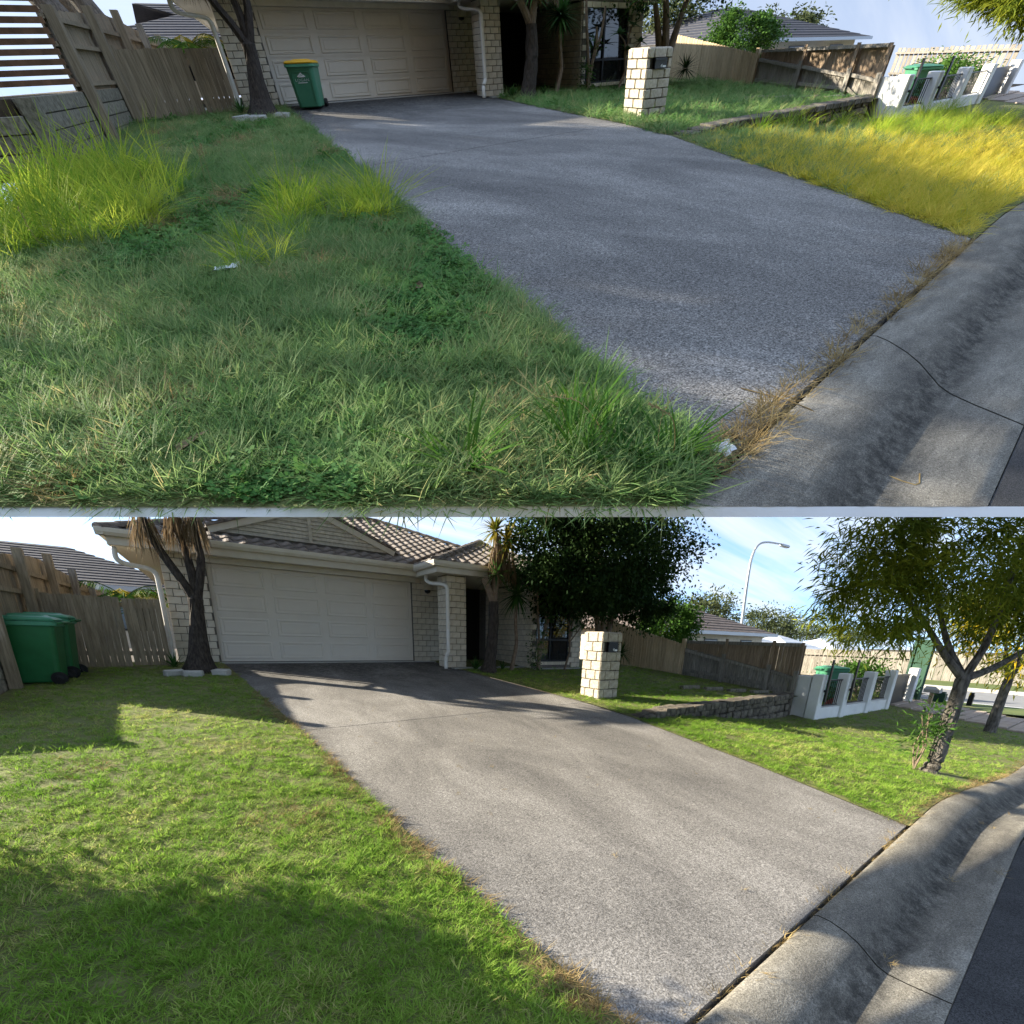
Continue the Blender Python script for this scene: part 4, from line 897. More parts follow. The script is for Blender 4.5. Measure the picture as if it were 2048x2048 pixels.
# ------------------------------------------------------------------ bins
def bin_(label, at, yaw, body, lid, logo=False, scale=1., group=None):
    t = thing('wheelie_bin', label, 'bin', at, group); S = scale
    R = lambda VF: rot(([(x*S, y*S, z*S) for x, y, z in VF[0]], VF[1]), yaw)
    ob('body', R(loft([rring(.46, .48, .05, .04), rring(.48, .50, .06, .06), rring(.555, .66, .06, .86), rring(.565, .67, .06, .93)])), body, t, smooth=False)
    ob('rim', R(loft([rring(.57, .68, .06, .885), rring(.61, .73, .07, .90), rring(.61, .73, .07, .955), rring(.56, .68, .06, .965)])), body if lid is not M['lidg'] else lid, t)
    top = [rring(.60, .72, .07, .966), rring(.61, .73, .07, .99), rring(.56, .66, .07, 1.02), rring(.46, .52, .07, 1.035)]
    l = ob('lid', R(loft(top)), lid, t)
    ob('lid_ridge', R(mv(loft([rring(.34, .44, .05, 0), rring(.30, .38, .05, .022)]), 0, .03, 1.033)), lid, l)
    ob('handle', R(join(tube([(-.2, .36, .93), (-.2, .42, .95), (.2, .42, .95), (.2, .36, .93)], .018, 8))), body, t)
    ob('panel_rib', R(join(*[beam(p, q, .012, .012, (0, 1, 0)) for p, q in (((-.17, -.258, .12), (-.19, -.318, .74)), ((.17, -.258, .12), (.19, -.318, .74)), ((-.15, -.330, .80), (.15, -.330, .80)), ((-.19, -.322, .74), (-.15, -.330, .80)), ((.19, -.322, .74), (.15, -.330, .80)))])), body, t)
    for sg in (-1, 1):
        w_ = ob('wheel', R(mv(([(z, x, y) for x, y, z in lathe([(.06, -.028), (.095, -.026), (.1, -.015), (.1, .015), (.095, .026), (.06, .028)], 18)[0]], lathe([(.06, -.028), (.095, -.026), (.1, -.015), (.1, .015), (.095, .026), (.06, .028)], 18)[1]), sg*.275, .25, .10)), M['rubber'], t)
        ob('hub', R(mv(([(z, x, y) for x, y, z in lathe([(.055, -.032), (.02, -.036), (.02, .036), (.055, .032)], 12)[0]], lathe([(.055, -.032), (.02, -.036), (.02, .036), (.055, .032)], 12)[1]), sg*.275, .25, .10)), M['black'], w_)
    ob('axle', R(tube([(-.27, .25, .10), (.27, .25, .10)], .012, 8)), M['black'], t)
    if logo:
        sl = .085/.80
        def face(x, z, e=.004): return (x, -.25-(z-.06)*sl*1.0-.0-e-.001, z)
        v, f = text_mesh('LOGAN', .085); ob('lettering', R(([face(x, .60+y) for x, y, z in v], f)), M['print_'], t)
        ob('strapline', R(([face(x, z) for x, z in ((-.1, .565), (.1, .565), (.1, .58), (-.1, .58))], [(0, 1, 2, 3)])), M['print_'], t)
        em = [(-.09, .70), (-.05, .685), (.05, .685), (.09, .70), (.055, .735), (.02, .76), (0, .785), (-.02, .76), (-.055, .735)]
        ob('emblem', R(([face(x, z) for x, z in em], [tuple(range(9))])), M['print_'], t)
        ob('emblem_swirl', R(join(*[([face(x, z, .006) for x, z in q], [(0, 1, 2, 3)]) for q in (((-.06, .705), (.0, .716), (.0, .722), (-.05, .712)), ((.0, .716), (.045, .735), (.04, .741), (.0, .722)), ((-.03, .735), (.02, .745), (.015, .75), (-.025, .741)))])), body, t)
    return t

# ------------------------------------------------------------------ trees and plants
def swollen_tree(up):
    wv = 'upper' if up else 'lower'; b = np.array((-.32, 10.75, .72))
    t = thing('forked_tree', f'dark forked tree with swollen base left of the garage, {wv} view', 'tree', b)
    fk = b + (.12, 0, 1.42)
    ob('trunk', tube([b+(0, 0, -.05), b+(0, 0, .06), b+(.01, 0, .2), b+(.03, 0, .4), b+(.06, 0, .75), b+(.1, 0, 1.1), fk, fk+(0, 0, .12)], [.40, .34, .25, .19, .15, .125, .125, .06], 14, wob=.05), M['bark'], t, (0, 0, 0))
    br = [[fk-(0, 0, .1), fk+(-.14, 0, .28), fk+(-.36, 0, .72), fk+(-.50, 0, 1.05), fk+(-.58, .02, 1.4)], [fk-(0, 0, .1), fk+(.02, .03, .35), fk+(-.02, .05, .8), fk+(-.1, .05, 1.2), fk+(-.12, .05, 1.5)], [fk-(0, 0, .1), fk+(.12, 0, .35), fk+(.20, 0, .75), fk+(.18, 0, 1.05), fk+(.18, 0, 1.5)]]
    for i, p in enumerate(br): ob('branch', tube(smoothpath(p, 3), list(np.linspace(.085, .05, 13)), 9, wob=.05), M['bark'], t, (0, 0, 0))
    for p in br:
        e = p[-1]; n = 120; az = RNG.random(n)*6.28; P = e + np.column_stack([.09*np.cos(az), .09*np.sin(az), .35*RNG.random(n)-.25]); D = np.column_stack([.22*np.cos(az), .22*np.sin(az), -1*np.ones(n)])
        npob('dead_skirt', leaf_quads(P, D+RNG.normal(0, .12, (n, 3)), .38+.25*RNG.random(n), .02), 4, M['deadleaf'], t)
        P = np.repeat([e+(0, 0, .3)], 160, 0); D = RNG.normal(size=(160, 3)); D[:, 2] = np.abs(D[:, 2])*.8+.1; npob('crown', leaf_quads(P, D, .75, .04, .35), 4, M['l_yucca'], t)
    for i, (x, y, a) in enumerate(((-.72, 10.32, .3), (-.42, 10.18, -.15), (.02, 10.26, -.6))):
        o = ob('edging_block', rot(cbox(.30, .17, .12, .02, .01, random), a), M['slabc'], None, (x, y, float(G(y))+.055)); tag(o, f'{("left", "middle", "right")[i]} concrete edging block at the foot of the forked tree, {wv} view', 'block', f'edging blocks at the forked tree, {wv}')
    spiky('small_yucca', f'small green spiky plant between the downpipe and the forked tree, {wv} view', (-.72, 10.72, .80), 22, .42, .035, M['l_yucca'], lo=10)
def entry_plants(up):
    wv = 'upper' if up else 'lower'; b = np.array((5.92, 9.92, .66))
    t = thing('yucca_tree', f'thick dark leaning yucca trunk at the porch, {wv} view', 'tree', b)
    ob('trunk', tube(smoothpath([b, b+(.02, 0, .12), b+(.06, 0, .4), b+(.12, 0, .9), b+(.14, 0, 1.4), b+(.13, .0, 1.8)], 3), list(np.interp(np.linspace(0, 1, 16), [0, .12, .3, 1], [.36, .25, .165, .12])), 12, wob=.06), M['bark'], t, (0, 0, 0))
    top = b+(.13, 0, 1.8)
    ob('branch', tube(smoothpath([top-(0, 0, .1), top+(-.12, 0, .22), top+(-.27, 0, .52)], 3), [.085]*7, 9), M['barkb'], t, (0, 0, 0))
    ob('branch', tube(smoothpath([top-(0, 0, .1), top+(.04, 0, .4), top+(.08, 0, .9), top+(.1, 0, 1.5)], 3), [.095]*10, 9), M['barkb'], t, (0, 0, 0))
    ob('branch', tube(smoothpath([top+(.03, 0, .3), top+(.22, 0, .6), top+(.33, 0, 1.2)], 3), [.07]*7, 9), M['barkb'], t, (0, 0, 0))
    for c, n, l, m in ((top+(.02, -.1, .62), 46, .55, M['l_yucca']), (top+(.02, -.02, 1.62), 70, .62, M['l_yel']), (top+(.40, 0, 1.42), 70, .62, M['l_yel'])):
        if up and c[2] > 3.8: continue
        for v in rosette(c, n, l, .05, -45, 82, .35): ob('leaf', v, m, t, (0, 0, 0))
    n = 320; az = RNG.random(n)*6.28; e = top+(.1, 0, 1.35); P = e + np.column_stack([.12*np.cos(az), .12*np.sin(az), .3*RNG.random(n)-.3]); P[::2] += (.3, 0, -.15)
    npob('dead_skirt', leaf_quads(P, np.column_stack([.25*np.cos(az), .25*np.sin(az), -np.ones(n)]), .55, .028), 4, M['deadleaf'], t)
    b = np.array((6.74, 10.05, .70)); t = thing('slim_yucca', f'slim yucca with one round leaf head beside the porch, {wv} view', 'tree', b); c = b+(.12, 0, 1.98)
    ob('trunk', tube(smoothpath([b, b+(.08, 0, .35), b+(.15, 0, .75), b+(.10, 0, 1.3), c], 3), list(np.linspace(.065, .04, 13)), 8, wob=.06), M['barkb'], t, (0, 0, 0))
    for v in rosette(c, 84, .66, .058, -62, 85, .22): ob('leaf', v, M['l_yucca'], t, (0, 0, 0))
    spiky('spiky_plant', f'spiky green plant at the foot of the brick column, {wv} view', (5.62, 10.05, .70), 26, .46, .04, M['l_yucca'], lo=25)
    spiky('spiky_plant', f'small spiky plant between the two yucca trunks, {wv} view', (6.42, 10.0, .70), 18, .36, .03, M['l_yucca'], lo=20)
    b = np.array((7.62, 10.0, .70)); t = thing('bare_shrub', f'shrub with bare forking stems left of the window, {wv} view', 'shrub', b)
    for p in ([b, b+(.02, 0, .5), b+(-.02, 0, 1.1), b+(-.1, 0, 1.9), b+(-.12, .02, 2.5)], [b+(.03, 0, .0), b+(.08, 0, .5), b+(.16, 0, .95), b+(.34, 0, 1.5), b+(.42, 0, 2.2)], [b+(.16, 0, .95), b+(.22, 0, 1.3), b+(.2, 0, 1.7)]):
        ob('stem', tube(smoothpath(p, 3), list(np.linspace(.05, .025, len(smoothpath(p, 3)))), 7), M['barkb'], t, (0, 0, 0))
    npob('leaves', np.vstack([cloud(b+(-.12, -.05, .6), (.12, .12, .55), 16, 260, .06, .035, .3), cloud(b+(.0, 0, .15), (.25, .2, .15), 10, 120, .06, .035, .3), cloud(b+(.16, 0, 1.3), (.1, .1, .35), 8, 120, .06, .035, .3)]), 4, M['l_mid'], t)
    b = np.array((8.5, 9.85, .70)); t = thing('frangipani', f'young frangipani with paddle leaves before the window, {wv} view', 'shrub', b)
    tips = [(-.10, 0, 1.52), (.30, 0, 1.75), (.55, -.05, 1.3), (.18, 0, 1.1)]
    ob('stem', tube(smoothpath([b, b+(.08, 0, .25), b+(.17, 0, .55), b+(.12, 0, 1.0), b+(.08, 0, 1.3), b+(-.10, 0, 1.5)], 3), list(np.linspace(.035, .02, 16)), 7), M['barkb'], t, (0, 0, 0))
    for e in tips[1:]: ob('stem', tube([b+(.14, 0, .8), b+np.array(e)*(.7, 1, .85), b+np.array(e)], [.024, .02, .016], 6), M['barkb'], t, (0, 0, 0))
    for e in tips:
        for i in range(9):
            a = i*2.4; el = random.uniform(-.3, .9); d = (math.cos(a), math.sin(a)*.8, el); ob('leaf', strip_leaf(b+np.array(e), d, random.uniform(.26, .38), .11, .2), M['l_frang'], t, (0, 0, 0))
def big_tree(up):
    wv = 'upper' if up else 'lower'; b = np.array((9.95, 9.75, .70))
    t = thing('dark_tree', f'large dense dark green tree at the right end of the house, {wv} view', 'tree', b)
    for p in ([b, b+(-.05, 0, .8), b+(-.12, 0, 1.6), b+(-.3, 0, 2.6), b+(-.6, 0, 3.6)], [b+(.05, 0, 0), b+(.1, 0, .9), b+(.28, 0, 1.7), b+(.6, 0, 2.8)], [b+(-.06, 0, .2), b+(-.2, .1, 1.2), b+(-.5, .1, 2.3)]):
        ob('trunk', tube(smoothpath(p, 3), list(np.linspace(.13, .06, len(smoothpath(p, 3)))), 9, wob=.05), M['barkb'], t, (0, 0, 0))
    npob('crown', cloud((9.9, 9.3, 4.6), (2.3, 1.6, 1.7), 110, 15000, .10, .055, .13, .1, .3) if up else np.vstack([cloud((9.45, 9.5, 4.05), (2.75, 1.7, 1.75), 190, 46000, .10, .055, .12, .1, .3), cloud((7.7, 9.45, 3.8), (1.2, 1.0, 1.2), 50, 9000, .10, .055, .15, .1, .4), cloud((10.8, 9.4, 3.0), (1.3, 1.1, .9), 50, 10000, .10, .055, .15, .1, .4), cloud((9.0, 9.4, 2.75), (1.2, .9, .55), 36, 6000, .10, .055, .15, .1, .4)]), 4, M['l_dark'], t)
    spiky('dark_spiky_shrub', f'dark spiky dracaena at the foot of the dense tree, {wv} view', (10.35, 9.35, 1.15), 60, .62, .03, M['l_dark'], lo=-40)
    b = np.array((15.6, 12, .6)); t = thing('round_bush', f'rounded mid green bush behind the pale fence, {wv} view', 'bush', b)
    ob('stem', tube([b, b+(0, 0, 1.2)], [.1, .06], 7), M['barkb'], t, (0, 0, 0)); npob('crown', cloud(b+(.2, 0, 1.55), (1.45, 1.1, 1.0), 90, 9000, .12, .075, .14, .05, .5), 4, M['l_mid'], t)
def street_tree(up):
    wv = 'upper' if up else 'lower'; b = np.array((8.57 if not up else 10.1, 1.5, -.17)); f = b+(.06, .0, 1.38)
    t = thing('street_tree', f'leaning street tree with weeping yellow green leaves by the kerb, {wv} view', 'tree', b)
    ob('trunk', tube(smoothpath([b+(-.06, .02, -.1), b+(-.04, .02, .05), b+(-.0, 0, .2), b+(.02, 0, .6), b+(.04, 0, 1.0), f], 3), list(np.interp(np.linspace(0, 1, 16), [0, .1, .25, 1], [.19, .145, .10, .08])), 12, wob=.06), M['barkg'], t, (0, 0, 0))
    R2 = np.array((RT[0], RT[1])); 
    def off(x, y, z): return f + np.array([RT[0]*x+.5635*y, RT[1]*x+.826*y, z])
    for p in ([f, off(-.25, .1, .3), off(-.6, .2, .75), off(-1.0, .3, 1.2)], [f, off(.15, 0, .45), off(.3, .1, 1.0), off(.3, .1, 1.8)], [f, off(.35, 0, .15), off(.9, .1, .45), off(1.5, .2, .8)], [f, off(-.1, .3, .5), off(-.3, .5, 1.2)]):
        ob('branch', tube(smoothpath(p, 3), list(np.linspace(.055, .02, len(smoothpath(p, 3)))), 8), M['barkg'], t, (0, 0, 0))
    Q = [cloud(off(-.1, .1, 1.35), (1.55, 1.25, .95), 100, 9500, .14, .02, .12, .75, .35, .3), cloud(off(-1.45, .1, 1.05), (.85, .75, .65), 40, 3600, .14, .02, .16, .8, .3, .3), cloud(off(.9, 0, 1.1), (1.1, .9, .8), 54, 5200, .14, .02, .15, .8, .3, .3), cloud(off(-1.3, .2, 1.75), (.9, .8, .5), 36, 2800, .14, .02, .16, .7, .3, .3)]
    if up: Q = [cloud(off(-.7, .1, 1.5), (1.5, 1.3, 1.0), 110, 15000, .13, .02, .13, .8, .35, .3), cloud(off(-1.2, .2, 1.1), (.8, .8, .55), 50, 5200, .13, .02, .16, .8, .3, .3)]
    npob('crown', np.vstack(Q), 4, M['l_call'], t)
    if not up:
        b2 = np.array((8.36, 1.66, -.13)); s = thing('sucker_shoots', 'leafy sucker shoots left of the leaning street tree, lower view', 'shrub', b2)
        for i in range(4): ob('stem', tube([b2, b2+(random.uniform(-.05, .1), random.uniform(-.05, .1), .35), b2+(random.uniform(-.05, .18), random.uniform(-.1, .1), random.uniform(.6, .85))], [.012, .009, .004], 5), M['barkb'], s, (0, 0, 0))
        npob('leaves', cloud(b2+(.05, 0, .55), (.15, .15, .38), 20, 330, .11, .022, .4, -.3, .2), 4, M['l_mid'], s)
    b = np.array((15.95, 2.0, -.4)); t = thing('young_street_tree', f'slimmer street tree further along the kerb, {wv} view', 'tree', b)
    ob('trunk', tube(smoothpath([b, b+(.03, 0, .5), b+(.05, 0, 1.2), b+(.1, 0, 1.9)], 3), list(np.linspace(.12, .07, 10)), 9, wob=.06), M['barkg'], t, (0, 0, 0))
    for e in ((-.5, .2, 2.3), (.5, .1, 2.4), (.1, -.3, 2.6)): ob('branch', tube([b+(.05, 0, 1.3), b+np.array(e)*(.6, .6, .8), b+np.array(e)], [.05, .04, .02], 6), M['barkg'], t, (0, 0, 0))
    npob('crown', cloud(b+(.1, 0, 2.5), (1.6, 1.5, 1.2), 70, 7000, .16, .03, .15, .6, .35), 4, M['l_call'], t)
def gum(name, label, at, h, r, n=4200, m='l_gum', group=None, leaf=.3, lean=(0, 0), vz=.3):
    b = np.array(at, float); e = np.array((*lean, 0.)); t = thing(name, label, 'tree', b, group)
    ob('trunk', tube(smoothpath([b, b+e*.15+(.02*h, 0, .3*h), b+e*.5+(-.02*h, 0, .55*h), b+e+(.03*h, 0, .8*h)], 3), list(np.linspace(.03*h, .012*h, 10)), 8), M['barkg'], t, (0, 0, 0))
    npob('crown', cloud(b+e+(0, 0, h*.72), (r, r, h*vz), 46, n, leaf, leaf*.4, .17, .1, .4), 4, M[m], t); return t

# ------------------------------------------------------------------ neighbours
def hip_house(name, label, s0, s1, d0, d1, zw, ze, zr, wallm, roofm, n=14, at=None):
    h = thing(name, label, 'house', ((s0+s1)/2, d0, zw)); o = .5
    ob('wall', box(s0, d0, zw, s1, d1, ze), wallm, h, (0, 0, 0))
    for i in range(3):
        c = s0+(s1-s0)*(i+.5)/3; w_ = ob('window', box(c-.6, d0-.03, ze-1.5, c+.6, d0+.02, ze-.35), M['frame'], h, (0, 0, 0)); ob('pane', box(c-.54, d0-.036, ze-1.44, c+.54, d0-.031, ze-.41), M['glass'], w_, (0, 0, 0))
    a = (s0-o, d0-o, ze); dm = (d0+d1)/2; run = dm-d0+o; rf = ob('roof', ([(s0-o, d0-o, ze), (s1+o, d0-o, ze), (s1+o, d1+o, ze), (s0-o, d1+o, ze), (s0-o+run, dm, zr), (s1+o-run, dm, zr)], [(0, 1, 5, 4), (1, 2, 5), (2, 3, 4, 5), (3, 0, 4)]), roofm, h, (0, 0, 0))
    ob('gutter', box(s0-o-.05, d0-o-.1, ze-.14, s1+o+.05, d0-o, ze+.03), M['galv'], h, (0, 0, 0)); ob('soffit', box(s0-o, d0-o, ze-.1, s1+o, d0, ze-.05), M['soffit'], h, (0, 0, 0))
    for i in range(n):
        t0, t1 = i/n, (i+1)/n
        for sd in (0, 1):
            if sd == 0: p = [(s0-o+run*t0, d0-o+run*t0), (s1+o-run*t0, d0-o+run*t0), (s1+o-run*t1, d0-o+run*t1), (s0-o+run*t1, d0-o+run*t1)]
            else: p = [(s0-o+run*t0, d1+o-run*t0), (s0-o+run*t0, d0-o+run*t0), (s0-o+run*t1, d0-o+run*t1), (s0-o+run*t1, d1+o-run*t1)]
            z0, z1 = ze+(zr-ze)*t0, ze+(zr-ze)*t1; v = [(*p[0], z0+.05), (*p[1], z0+.05), (*p[2], z1+.02), (*p[3], z1+.02), (*p[0], z0), (*p[1], z0)]
            ob('tile_course', (v, [(0, 1, 2, 3), (4, 5, 1, 0)]), roofm, rf, (0, 0, 0))
    return h
def frond_palm(label, at, h, n=12):
    b = np.array(at, float); t = thing('palm', label, 'palm', b)
    ob('trunk', tube([b, b+(.05, 0, h*.5), b+(0, 0, h)], [.09, .07, .06], 8), M['barkb'], t, (0, 0, 0))
    for i in range(n):
        a = i*2.4; e = random.uniform(.3, 1.1); path = [b+np.array((math.cos(a)*u*.9, math.sin(a)*u*.9, h+u*e-u*u*.7)) for u in np.linspace(0, 1.25, 6)]
        Vv, Ff = tube(path, [.012]*6, 4); P, D = [], []
        for k in range(46):
            u = k/46*5; i0 = min(4, int(u)); p = path[i0]*(1-u+i0)+path[i0+1]*(u-i0); sg = 1 if k % 2 else -1
            P.append(p); D.append((-math.sin(a)*sg*.9+math.cos(a)*.3, math.cos(a)*sg*.9+math.sin(a)*.3, -.45))
        q = leaf_quads(np.array(P), np.array(D), .34, .028); Ff = Ff + [tuple(len(Vv)+4*j+z for z in range(4)) for j in range(46)]
        ob('frond', (Vv+[tuple(x) for x in q], Ff), M['l_yel'] if i % 3 == 0 else M['l_mid'], t, (0, 0, 0))
def neighbours(up):
    wv = 'upper' if up else 'lower'
    hip_house('neighbour_house', f'house with dark tiled roof beyond the left fence, {wv} view', -5.2 if up else -12, -.5, 22, 30, .8, 2.95, 4.6, M['brick'], M['roofdark'], 14)
    frond_palm(f'yellowing palm behind the paling gate, {wv} view', (-1.75, 15.2, .8), 1.5, 9)
    hip_house('neighbour_house', f'house with dark tiled hip roof behind the grey fence, {wv} view', 16.5, 27, 13.6, 22, -.2, 2.15, 4.0, M['brick'], M['roofdark' if up else 'tile2'], 12)
    pot('flower_pot', f'blue pot with red flowers behind the first infill panel, {wv} view', (12.95, 4.95, -.2), .2, .34, M['potblue'], M['flower'])
    pot('plant_pot', f'red pot behind the second infill panel, {wv} view', (14.35, 4.95, -.2), .2, .38, M['potred'], M['l_mid'], 120)
    b = np.array((19.2, 6.0, -.2)); t = thing('hedge_shrub', f'leafy shrub behind the white fence, {wv} view', 'shrub', b); ob('stem', tube([b, b+(0, 0, .6)], [.05, .03], 6), M['barkb'], t, (0, 0, 0))
    npob('leaves', cloud(b+(0, 0, .8), (2.2, .5, .45), 60, 3500, .13, .05, .2, 0, .3), 4, M['l_mid'], t)
    bin_(f'green wheelie bin in the yard behind the white fence, {wv} view', (16.6, 5.95, -.12), .9, M['bin2'], M['lidg'], scale=1.05)
M['bark2'] = pmat('frond_brown', (.10, .07, .045), (.24, .18, .12), 30, .9, .5, 60, stretch=(3, 8, 3))
M['tile2'] = pmat('brown_roof', (.10, .08, .075), (.20, .165, .15), 5, .8, rand=.15)

# ------------------------------------------------------------------ the mown plot (lower)
FR = LOW
struct('ground', ([(-900, -900, -1.2), (900, -900, -1.2), (900, 900, -1.2), (-900, 900, -1.2)], [(0, 1, 2, 3)]), M['soil'])
build_ground(False)
house(False); left_fence(False); right_fences(False); stone_wall(False); pillar_letterbox(False); white_fence(False)
swollen_tree(False); entry_plants(False); big_tree(False); street_tree(False); neighbours(False)
bin_('dark green wheelie bin at the left edge, its wheels to the right, lower view', (-2.38, 9.98, .68), -math.pi/2, M['bin_'], M['lidg'])
bin_('second dark green wheelie bin half hidden behind the first, lower view', (-2.34, 10.60, .73), -math.pi/2, M['bin_'], M['lidg'])
# far right of the lower view
struct('cross_road', rows([[(23.0, -30), (23.0, 5), (23.0, 60)], [(30.5, -30), (30.5, 5), (30.5, 60)]], lambda s, d: -.34), pmat('pale_asphalt', (.20, .205, .215), (.25, .255, .265), 3, .9))
struct('far_verge', rows([[(30.6, -40), (30.6, 70)], [(60, -40), (60, 70)]], lambda s, d: -.22), pmat('far_grass', (.075, .11, .03), (.12, .15, .045), 2, .9))
struct('road_verge', rows([[(20.2, -10), (20.2, 30)], [(22.9, -10), (22.9, 30)]], lambda s, d: -.29), MATS['far_grass'])
struct('edge_line', rows([[(23.5, -30), (23.5, 60)], [(23.62, -30), (23.62, 60)]], lambda s, d: -.335), M['print_'])
struct('far_kerb', box(30.4, -40, -.4, 30.62, 70, -.19), M['slabc'])
ff = thing('far_fence', 'long grey fence beyond the cross road', 'fence', (36, 6, -.2)); palings(ff, (36, -6), (36, 22), .4, lambda t: -.25, lambda t: 1.35, M['grey'], gap=.03, jit=.03)
t = thing('timber_letterbox', 'small pale timber letterbox on a post beyond the white fence', 'letterbox', (19.75, 4.05, -.25))
ob('post', box(19.70, 4.0, -.4, 19.80, 4.1, .22), M['pale'], t, (0, 0, 0)); ob('box', prism([(-.18, .2), (.18, .2), (.18, .3), (0, .40), (-.18, .3)], -.2, .2, 1), M['slabc'], t, (19.75, 4.05, 0))
o = ob('green_post_panel', join(obox((20.5, 4.75), (.5, 1), .62, .1, -.3, 1.9), obox((20.62, 4.98), (.5, 1), .1, .2, -.3, 2.0)), M['greenmetal'], None, (0, 0, 0)); tag(o, 'dark green panel end right of the last white pillar', 'panel')
for P, m, wd, h, lb in (((21.9, 3.45, -.3), M['black'], .13, .46, 'short dark bollard beside the cross road'), ((21.4, 4.15, -.3), M['greenmetal'], .3, .44, 'low dark green cabinet beside the cross road')):
    o = ob('bollard', join(prism([(-wd/2, -wd/2), (wd/2, -wd/2), (wd/2, wd/2), (-wd/2, wd/2)], 0, h*.85), prism([(-wd/2.6, -wd/2.6), (wd/2.6, -wd/2.6), (wd/2.6, wd/2.6), (-wd/2.6, wd/2.6)], h*.85, h)), m, None, P); tag(o, lb, 'bollard')
t = thing('street_lamp', 'tall street lamp with curved arm against the sky', 'street lamp', (54.3, 30, -1))
ob('pole', tube(smoothpath([(54.3, 30, -1), (54.0, 30, 4), (53.6, 30, 9.2), (53.75, 30, 11.4), (54.6, 30, 12.7), (56.3, 30, 13.25), (60.0, 30, 13.5)], 5), list(np.linspace(.2, .09, 31)), 8), M['galv'], t, (0, 0, 0))
ob('lamp_head', mv(cbox(1.9, .5, .3, .08), 0, 0, 0), M['galv'], t, (60.7, 30, 13.4))
for i, (z0, z1) in enumerate(((7.2, 7.6), (5.0, 5.2))):
    o = ob('power_line', tube([(40, 62, z0), (110, 62, (z0+z1)/2-.3), (190, 62, z1)], .05, 4), M['black'], None, (0, 0, 0)); tag(o, ('upper', 'lower')[i]+' thin power line crossing the sky behind the lamp', 'cable', 'power lines')
for P, h, r, lb in (((94, 60, -1), 13, 6.5, 'grey green gum tree left of the street lamp'), ((121, 60, -1), 10.3, 8, 'rounded gum tree right of the street lamp'), ((148, 66, -1), 8.5, 10, 'low far tree left of the street tree'), ((176, 60, -1), 8.5, 11, 'low far tree behind the street tree')): gum('gum_tree', lb, P, h, r, 3600, group='far gum trees', leaf=.75)
for s0, s1, d0, d1, ze, zr, lb in ((52, 62, 27, 36, 1.0, 3.0, 'pale metal roof house nearest the street lamp'), (64, 74, 28, 37, .9, 2.9, 'pale metal roof house right of the street lamp'), (76, 88, 27, 36, .9, 2.7, 'pale metal roof house furthest right')): hip_house('far_house', lb, s0, s1, d0, d1, -1, ze, zr, M['slabc'], M['roofpale'], 4)['group'] = 'far houses with pale roofs'
# an unseen tree left of the lawn, placed and sized to shade the mown lawn
gum('shade_tree', 'unseen tree placed left of the mown lawn for its shade', (-3.0, 3.9, .2), 1.75, 1.0, 7000, 'l_mid', leaf=.12)

gum('shade_shrub', 'unseen shrub added left of the near mown lawn for its shade', (-2.05, 3.2, .2), 1.6, .75, 5200, 'l_mid', leaf=.1)  # unseen shrub added to darken the near left lawn with its shadow

# ------------------------------------------------------------------ the overgrown plot, sheared about the camera, on its raked slab (upper)
FR = UPP
build_ground(True)
def uhit(x, y):
    r = UFW + URT*(x-1024)/760 + UUP*(518-y)/760
    for t in np.linspace(.8, 8, 3000):
        P = UEYE + r*t
        if P[2] < surf(P[0], P[1]): return P
xs = list(range(-235, 2111, 35)); top = [uhit(x, 1013) for x in xs]; bot = []
for x, P in zip(xs, top):
    r = UFW + URT*(x-1024)/760 + UUP*(518-1034)/760; k = np.hypot(*(P-UEYE)[:2])/np.hypot(r[0], r[1]); bot.append(UEYE + r*k)
n = len(xs)
o = struct('divider_strip', ([tuple(p) for p in top+bot], [(i, i+1, n+i+1, n+i) for i in range(n-1)]), M['plinth'])  # added strip between two image rows, covering the gap between the views
LB = [(2.2, -1.62), (3, -1.9), (4, -2.2), (5.6, -2.62), (7.4, -2.9), (9.3, -3.7), (12.3, -4.2), (20, -4.8), (30, -6)]
rw = []
for d, l in LB:
    f0 = max(0., 2.05 - d)
    rw.append([(l + (24-l)*t, d, float(V_(l + (24-l)*t, d)) - (.24 if d < 3 else .45)) for t in np.linspace(0, 1, 12)])
v = [p for r in rw for p in r]; f = [(i*12+k, i*12+k+1, i*12+13+k, i*12+12+k) for i in range(len(rw)-1) for k in range(11)]
struct('slab_underside', cut((v, f)), M['under'])
fb = [P + np.array([.25*(2-P[0])/3 if P[0] < 2 else 0, .35, -.06]) for P in bot]
struct('slab_lip', ([tuple(p) for p in bot+fb], [(i, i+1, n+i+1, n+i) for i in range(n-1)]), M['under'])
tr = [[(max(l, -4.8) + (24-max(l, -4.8))*t, d, float(V_(max(l, -4.8) + (24-max(l, -4.8))*t, min(d, 9)))-.22-.2*t) for t in np.linspace(0, 1, 8)] for d, l in LB[4:]]
struct('terrain', ([p for r in tr for p in r], [(i*8+k, i*8+k+1, i*8+9+k, i*8+8+k) for i in range(len(tr)-1) for k in range(7)]), M['soil'])
house(True); left_fence(True); right_fences(True); stone_wall(True); pillar_letterbox(True); white_fence(True)
swollen_tree(True); entry_plants(True); big_tree(True); street_tree(True); neighbours(True)
bin_('green wheelie bin with yellow lid and white lettering before the garage door', (.72, 11.25, .80), -.30, M['bin2'], M['lidy'], logo=True)
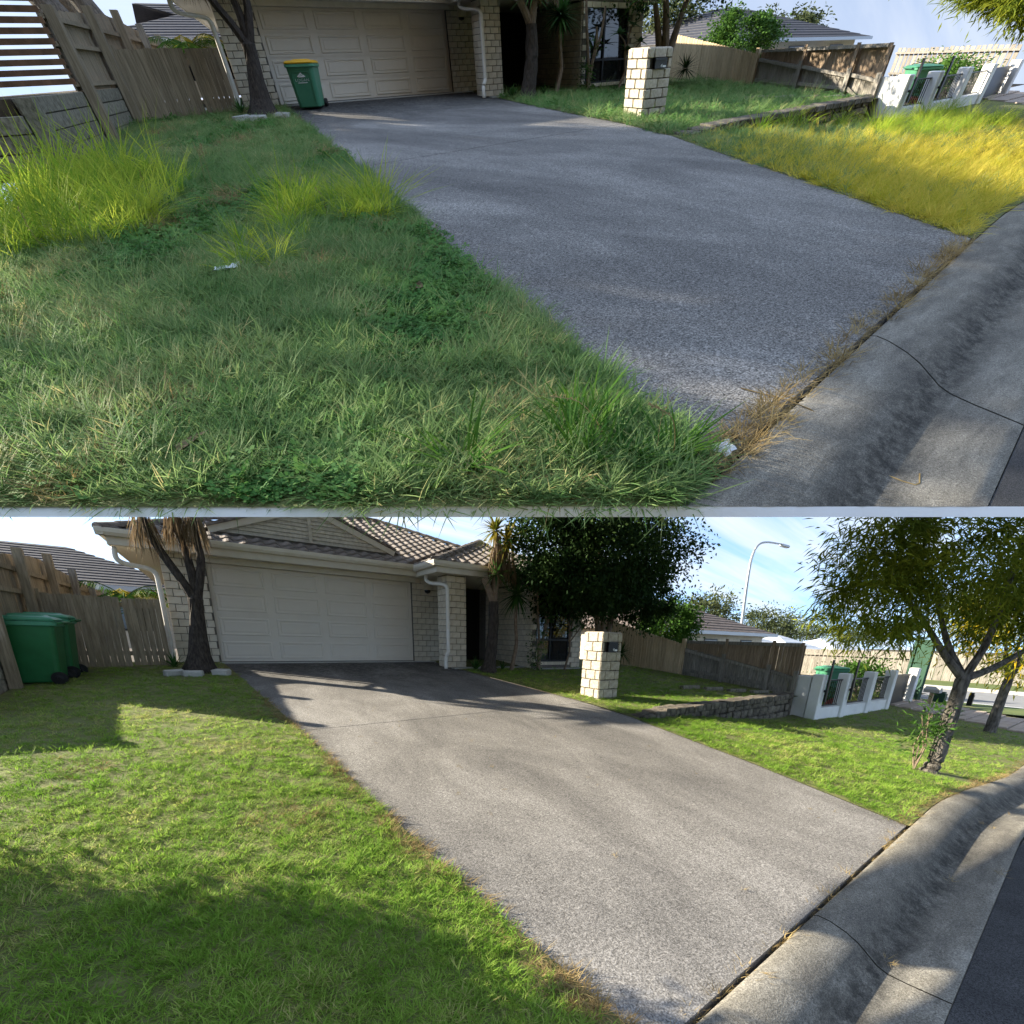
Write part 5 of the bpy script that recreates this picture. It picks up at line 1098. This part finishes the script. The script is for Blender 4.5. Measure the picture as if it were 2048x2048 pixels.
for P, h, r, ln, lb in (((-3.5, 14.6, .8), 9.6, 2.2, (-6.1, .6), 'added unseen gum tree leaning left behind the upper house to shade the driveway'), ((-3.3, 16.4, .8), 9.4, 2.2, (-5.0, -.1), 'added unseen gum tree behind the upper garage to shade the driveway'), ((-3.9, 19., .8), 12.0, 2.4, (-8.1, -2.5), 'tallest added shade gum tree, unseen at the far left of the upper plot')): gum('gum_tree', lb, P, h, r, 5200, group='added shade trees behind the upper house', leaf=.3, lean=ln, vz=.2)  # unseen trees added so their crowns shade the upper driveway
for P, h, r, lb in (((20, 20, 0), 5.2, 2.4, 'gum tree left over the roofs of the upper view'), ((26, 18, 0), 4.2, 2.6, 'gum tree right over the roofs of the upper view')): gum('gum_tree', lb, P, h, r, 3000, group='far gum trees of the upper view', leaf=.28)
# litter on the unmown lawn and the kerb
def crumple(name, label, at, sx, sy, m, h=.02):
    v = [(sx*(i/4-.5)+random.uniform(-.01, .01), sy*(j/4-.5)+random.uniform(-.01, .01), random.uniform(0, h)) for i in range(5) for j in range(5)]
    o = ob(name, (v, [(i*5+j, i*5+j+1, i*5+j+6, i*5+j+5) for i in range(4) for j in range(4)]), m, None, at); return tag(o, label, 'litter')
crumple('plastic_scrap', 'clear plastic scrap lying in the unmown lawn', (-.62, 3.55, float(G(3.55))+.06), .16, .10, M['plastic'], .04)
crumple('paper_scrap', 'torn white paper scrap on the kerb, upper view', (1.36, .78, .026), .09, .05, M['plastic'])
o = ob('fallen_frond', join(strip_leaf((-1.02, 2.12, .15), (.8, .30, .10), .26, .07, .25, 5), strip_leaf((-.82, 2.19, .17), (.7, .5, -.02), .22, .055, .1, 4)), M['bark2'], None, (0, 0, 0)); tag(o, 'brown fallen frond in the unmown lawn at the left', 'leaf')
for i, (P, d) in enumerate((((.56, 2.55, .22), (.2, .9, .1)), ((-.72, 1.93, .16), (.7, .3, .1)))):
    o = ob('fallen_leaf', strip_leaf(P, d, .13, .045, .1), M['deadleaf'], None, (0, 0, 0)); tag(o, ('pale dead leaf near the driveway edge, upper view', 'small brown dead leaf near the fallen frond')[i], 'leaf', 'fallen leaves')
for i, pts in enumerate((((1.95, .43, -.12), (2.02, .30, -.12), (2.10, .31, -.118)), ((1.75, .95, .03), (1.9, .7, .03), (1.98, .45, -.09)))):
    o = ob('dry_twig', tube(smoothpath(pts, 3), .003, 4), M['g_dry'], None, (0, 0, 0)); tag(o, ('bent dry twig lying in the gutter, upper view', 'long dry stalk hanging over the kerb, upper view')[i], 'twig', 'dry twigs')
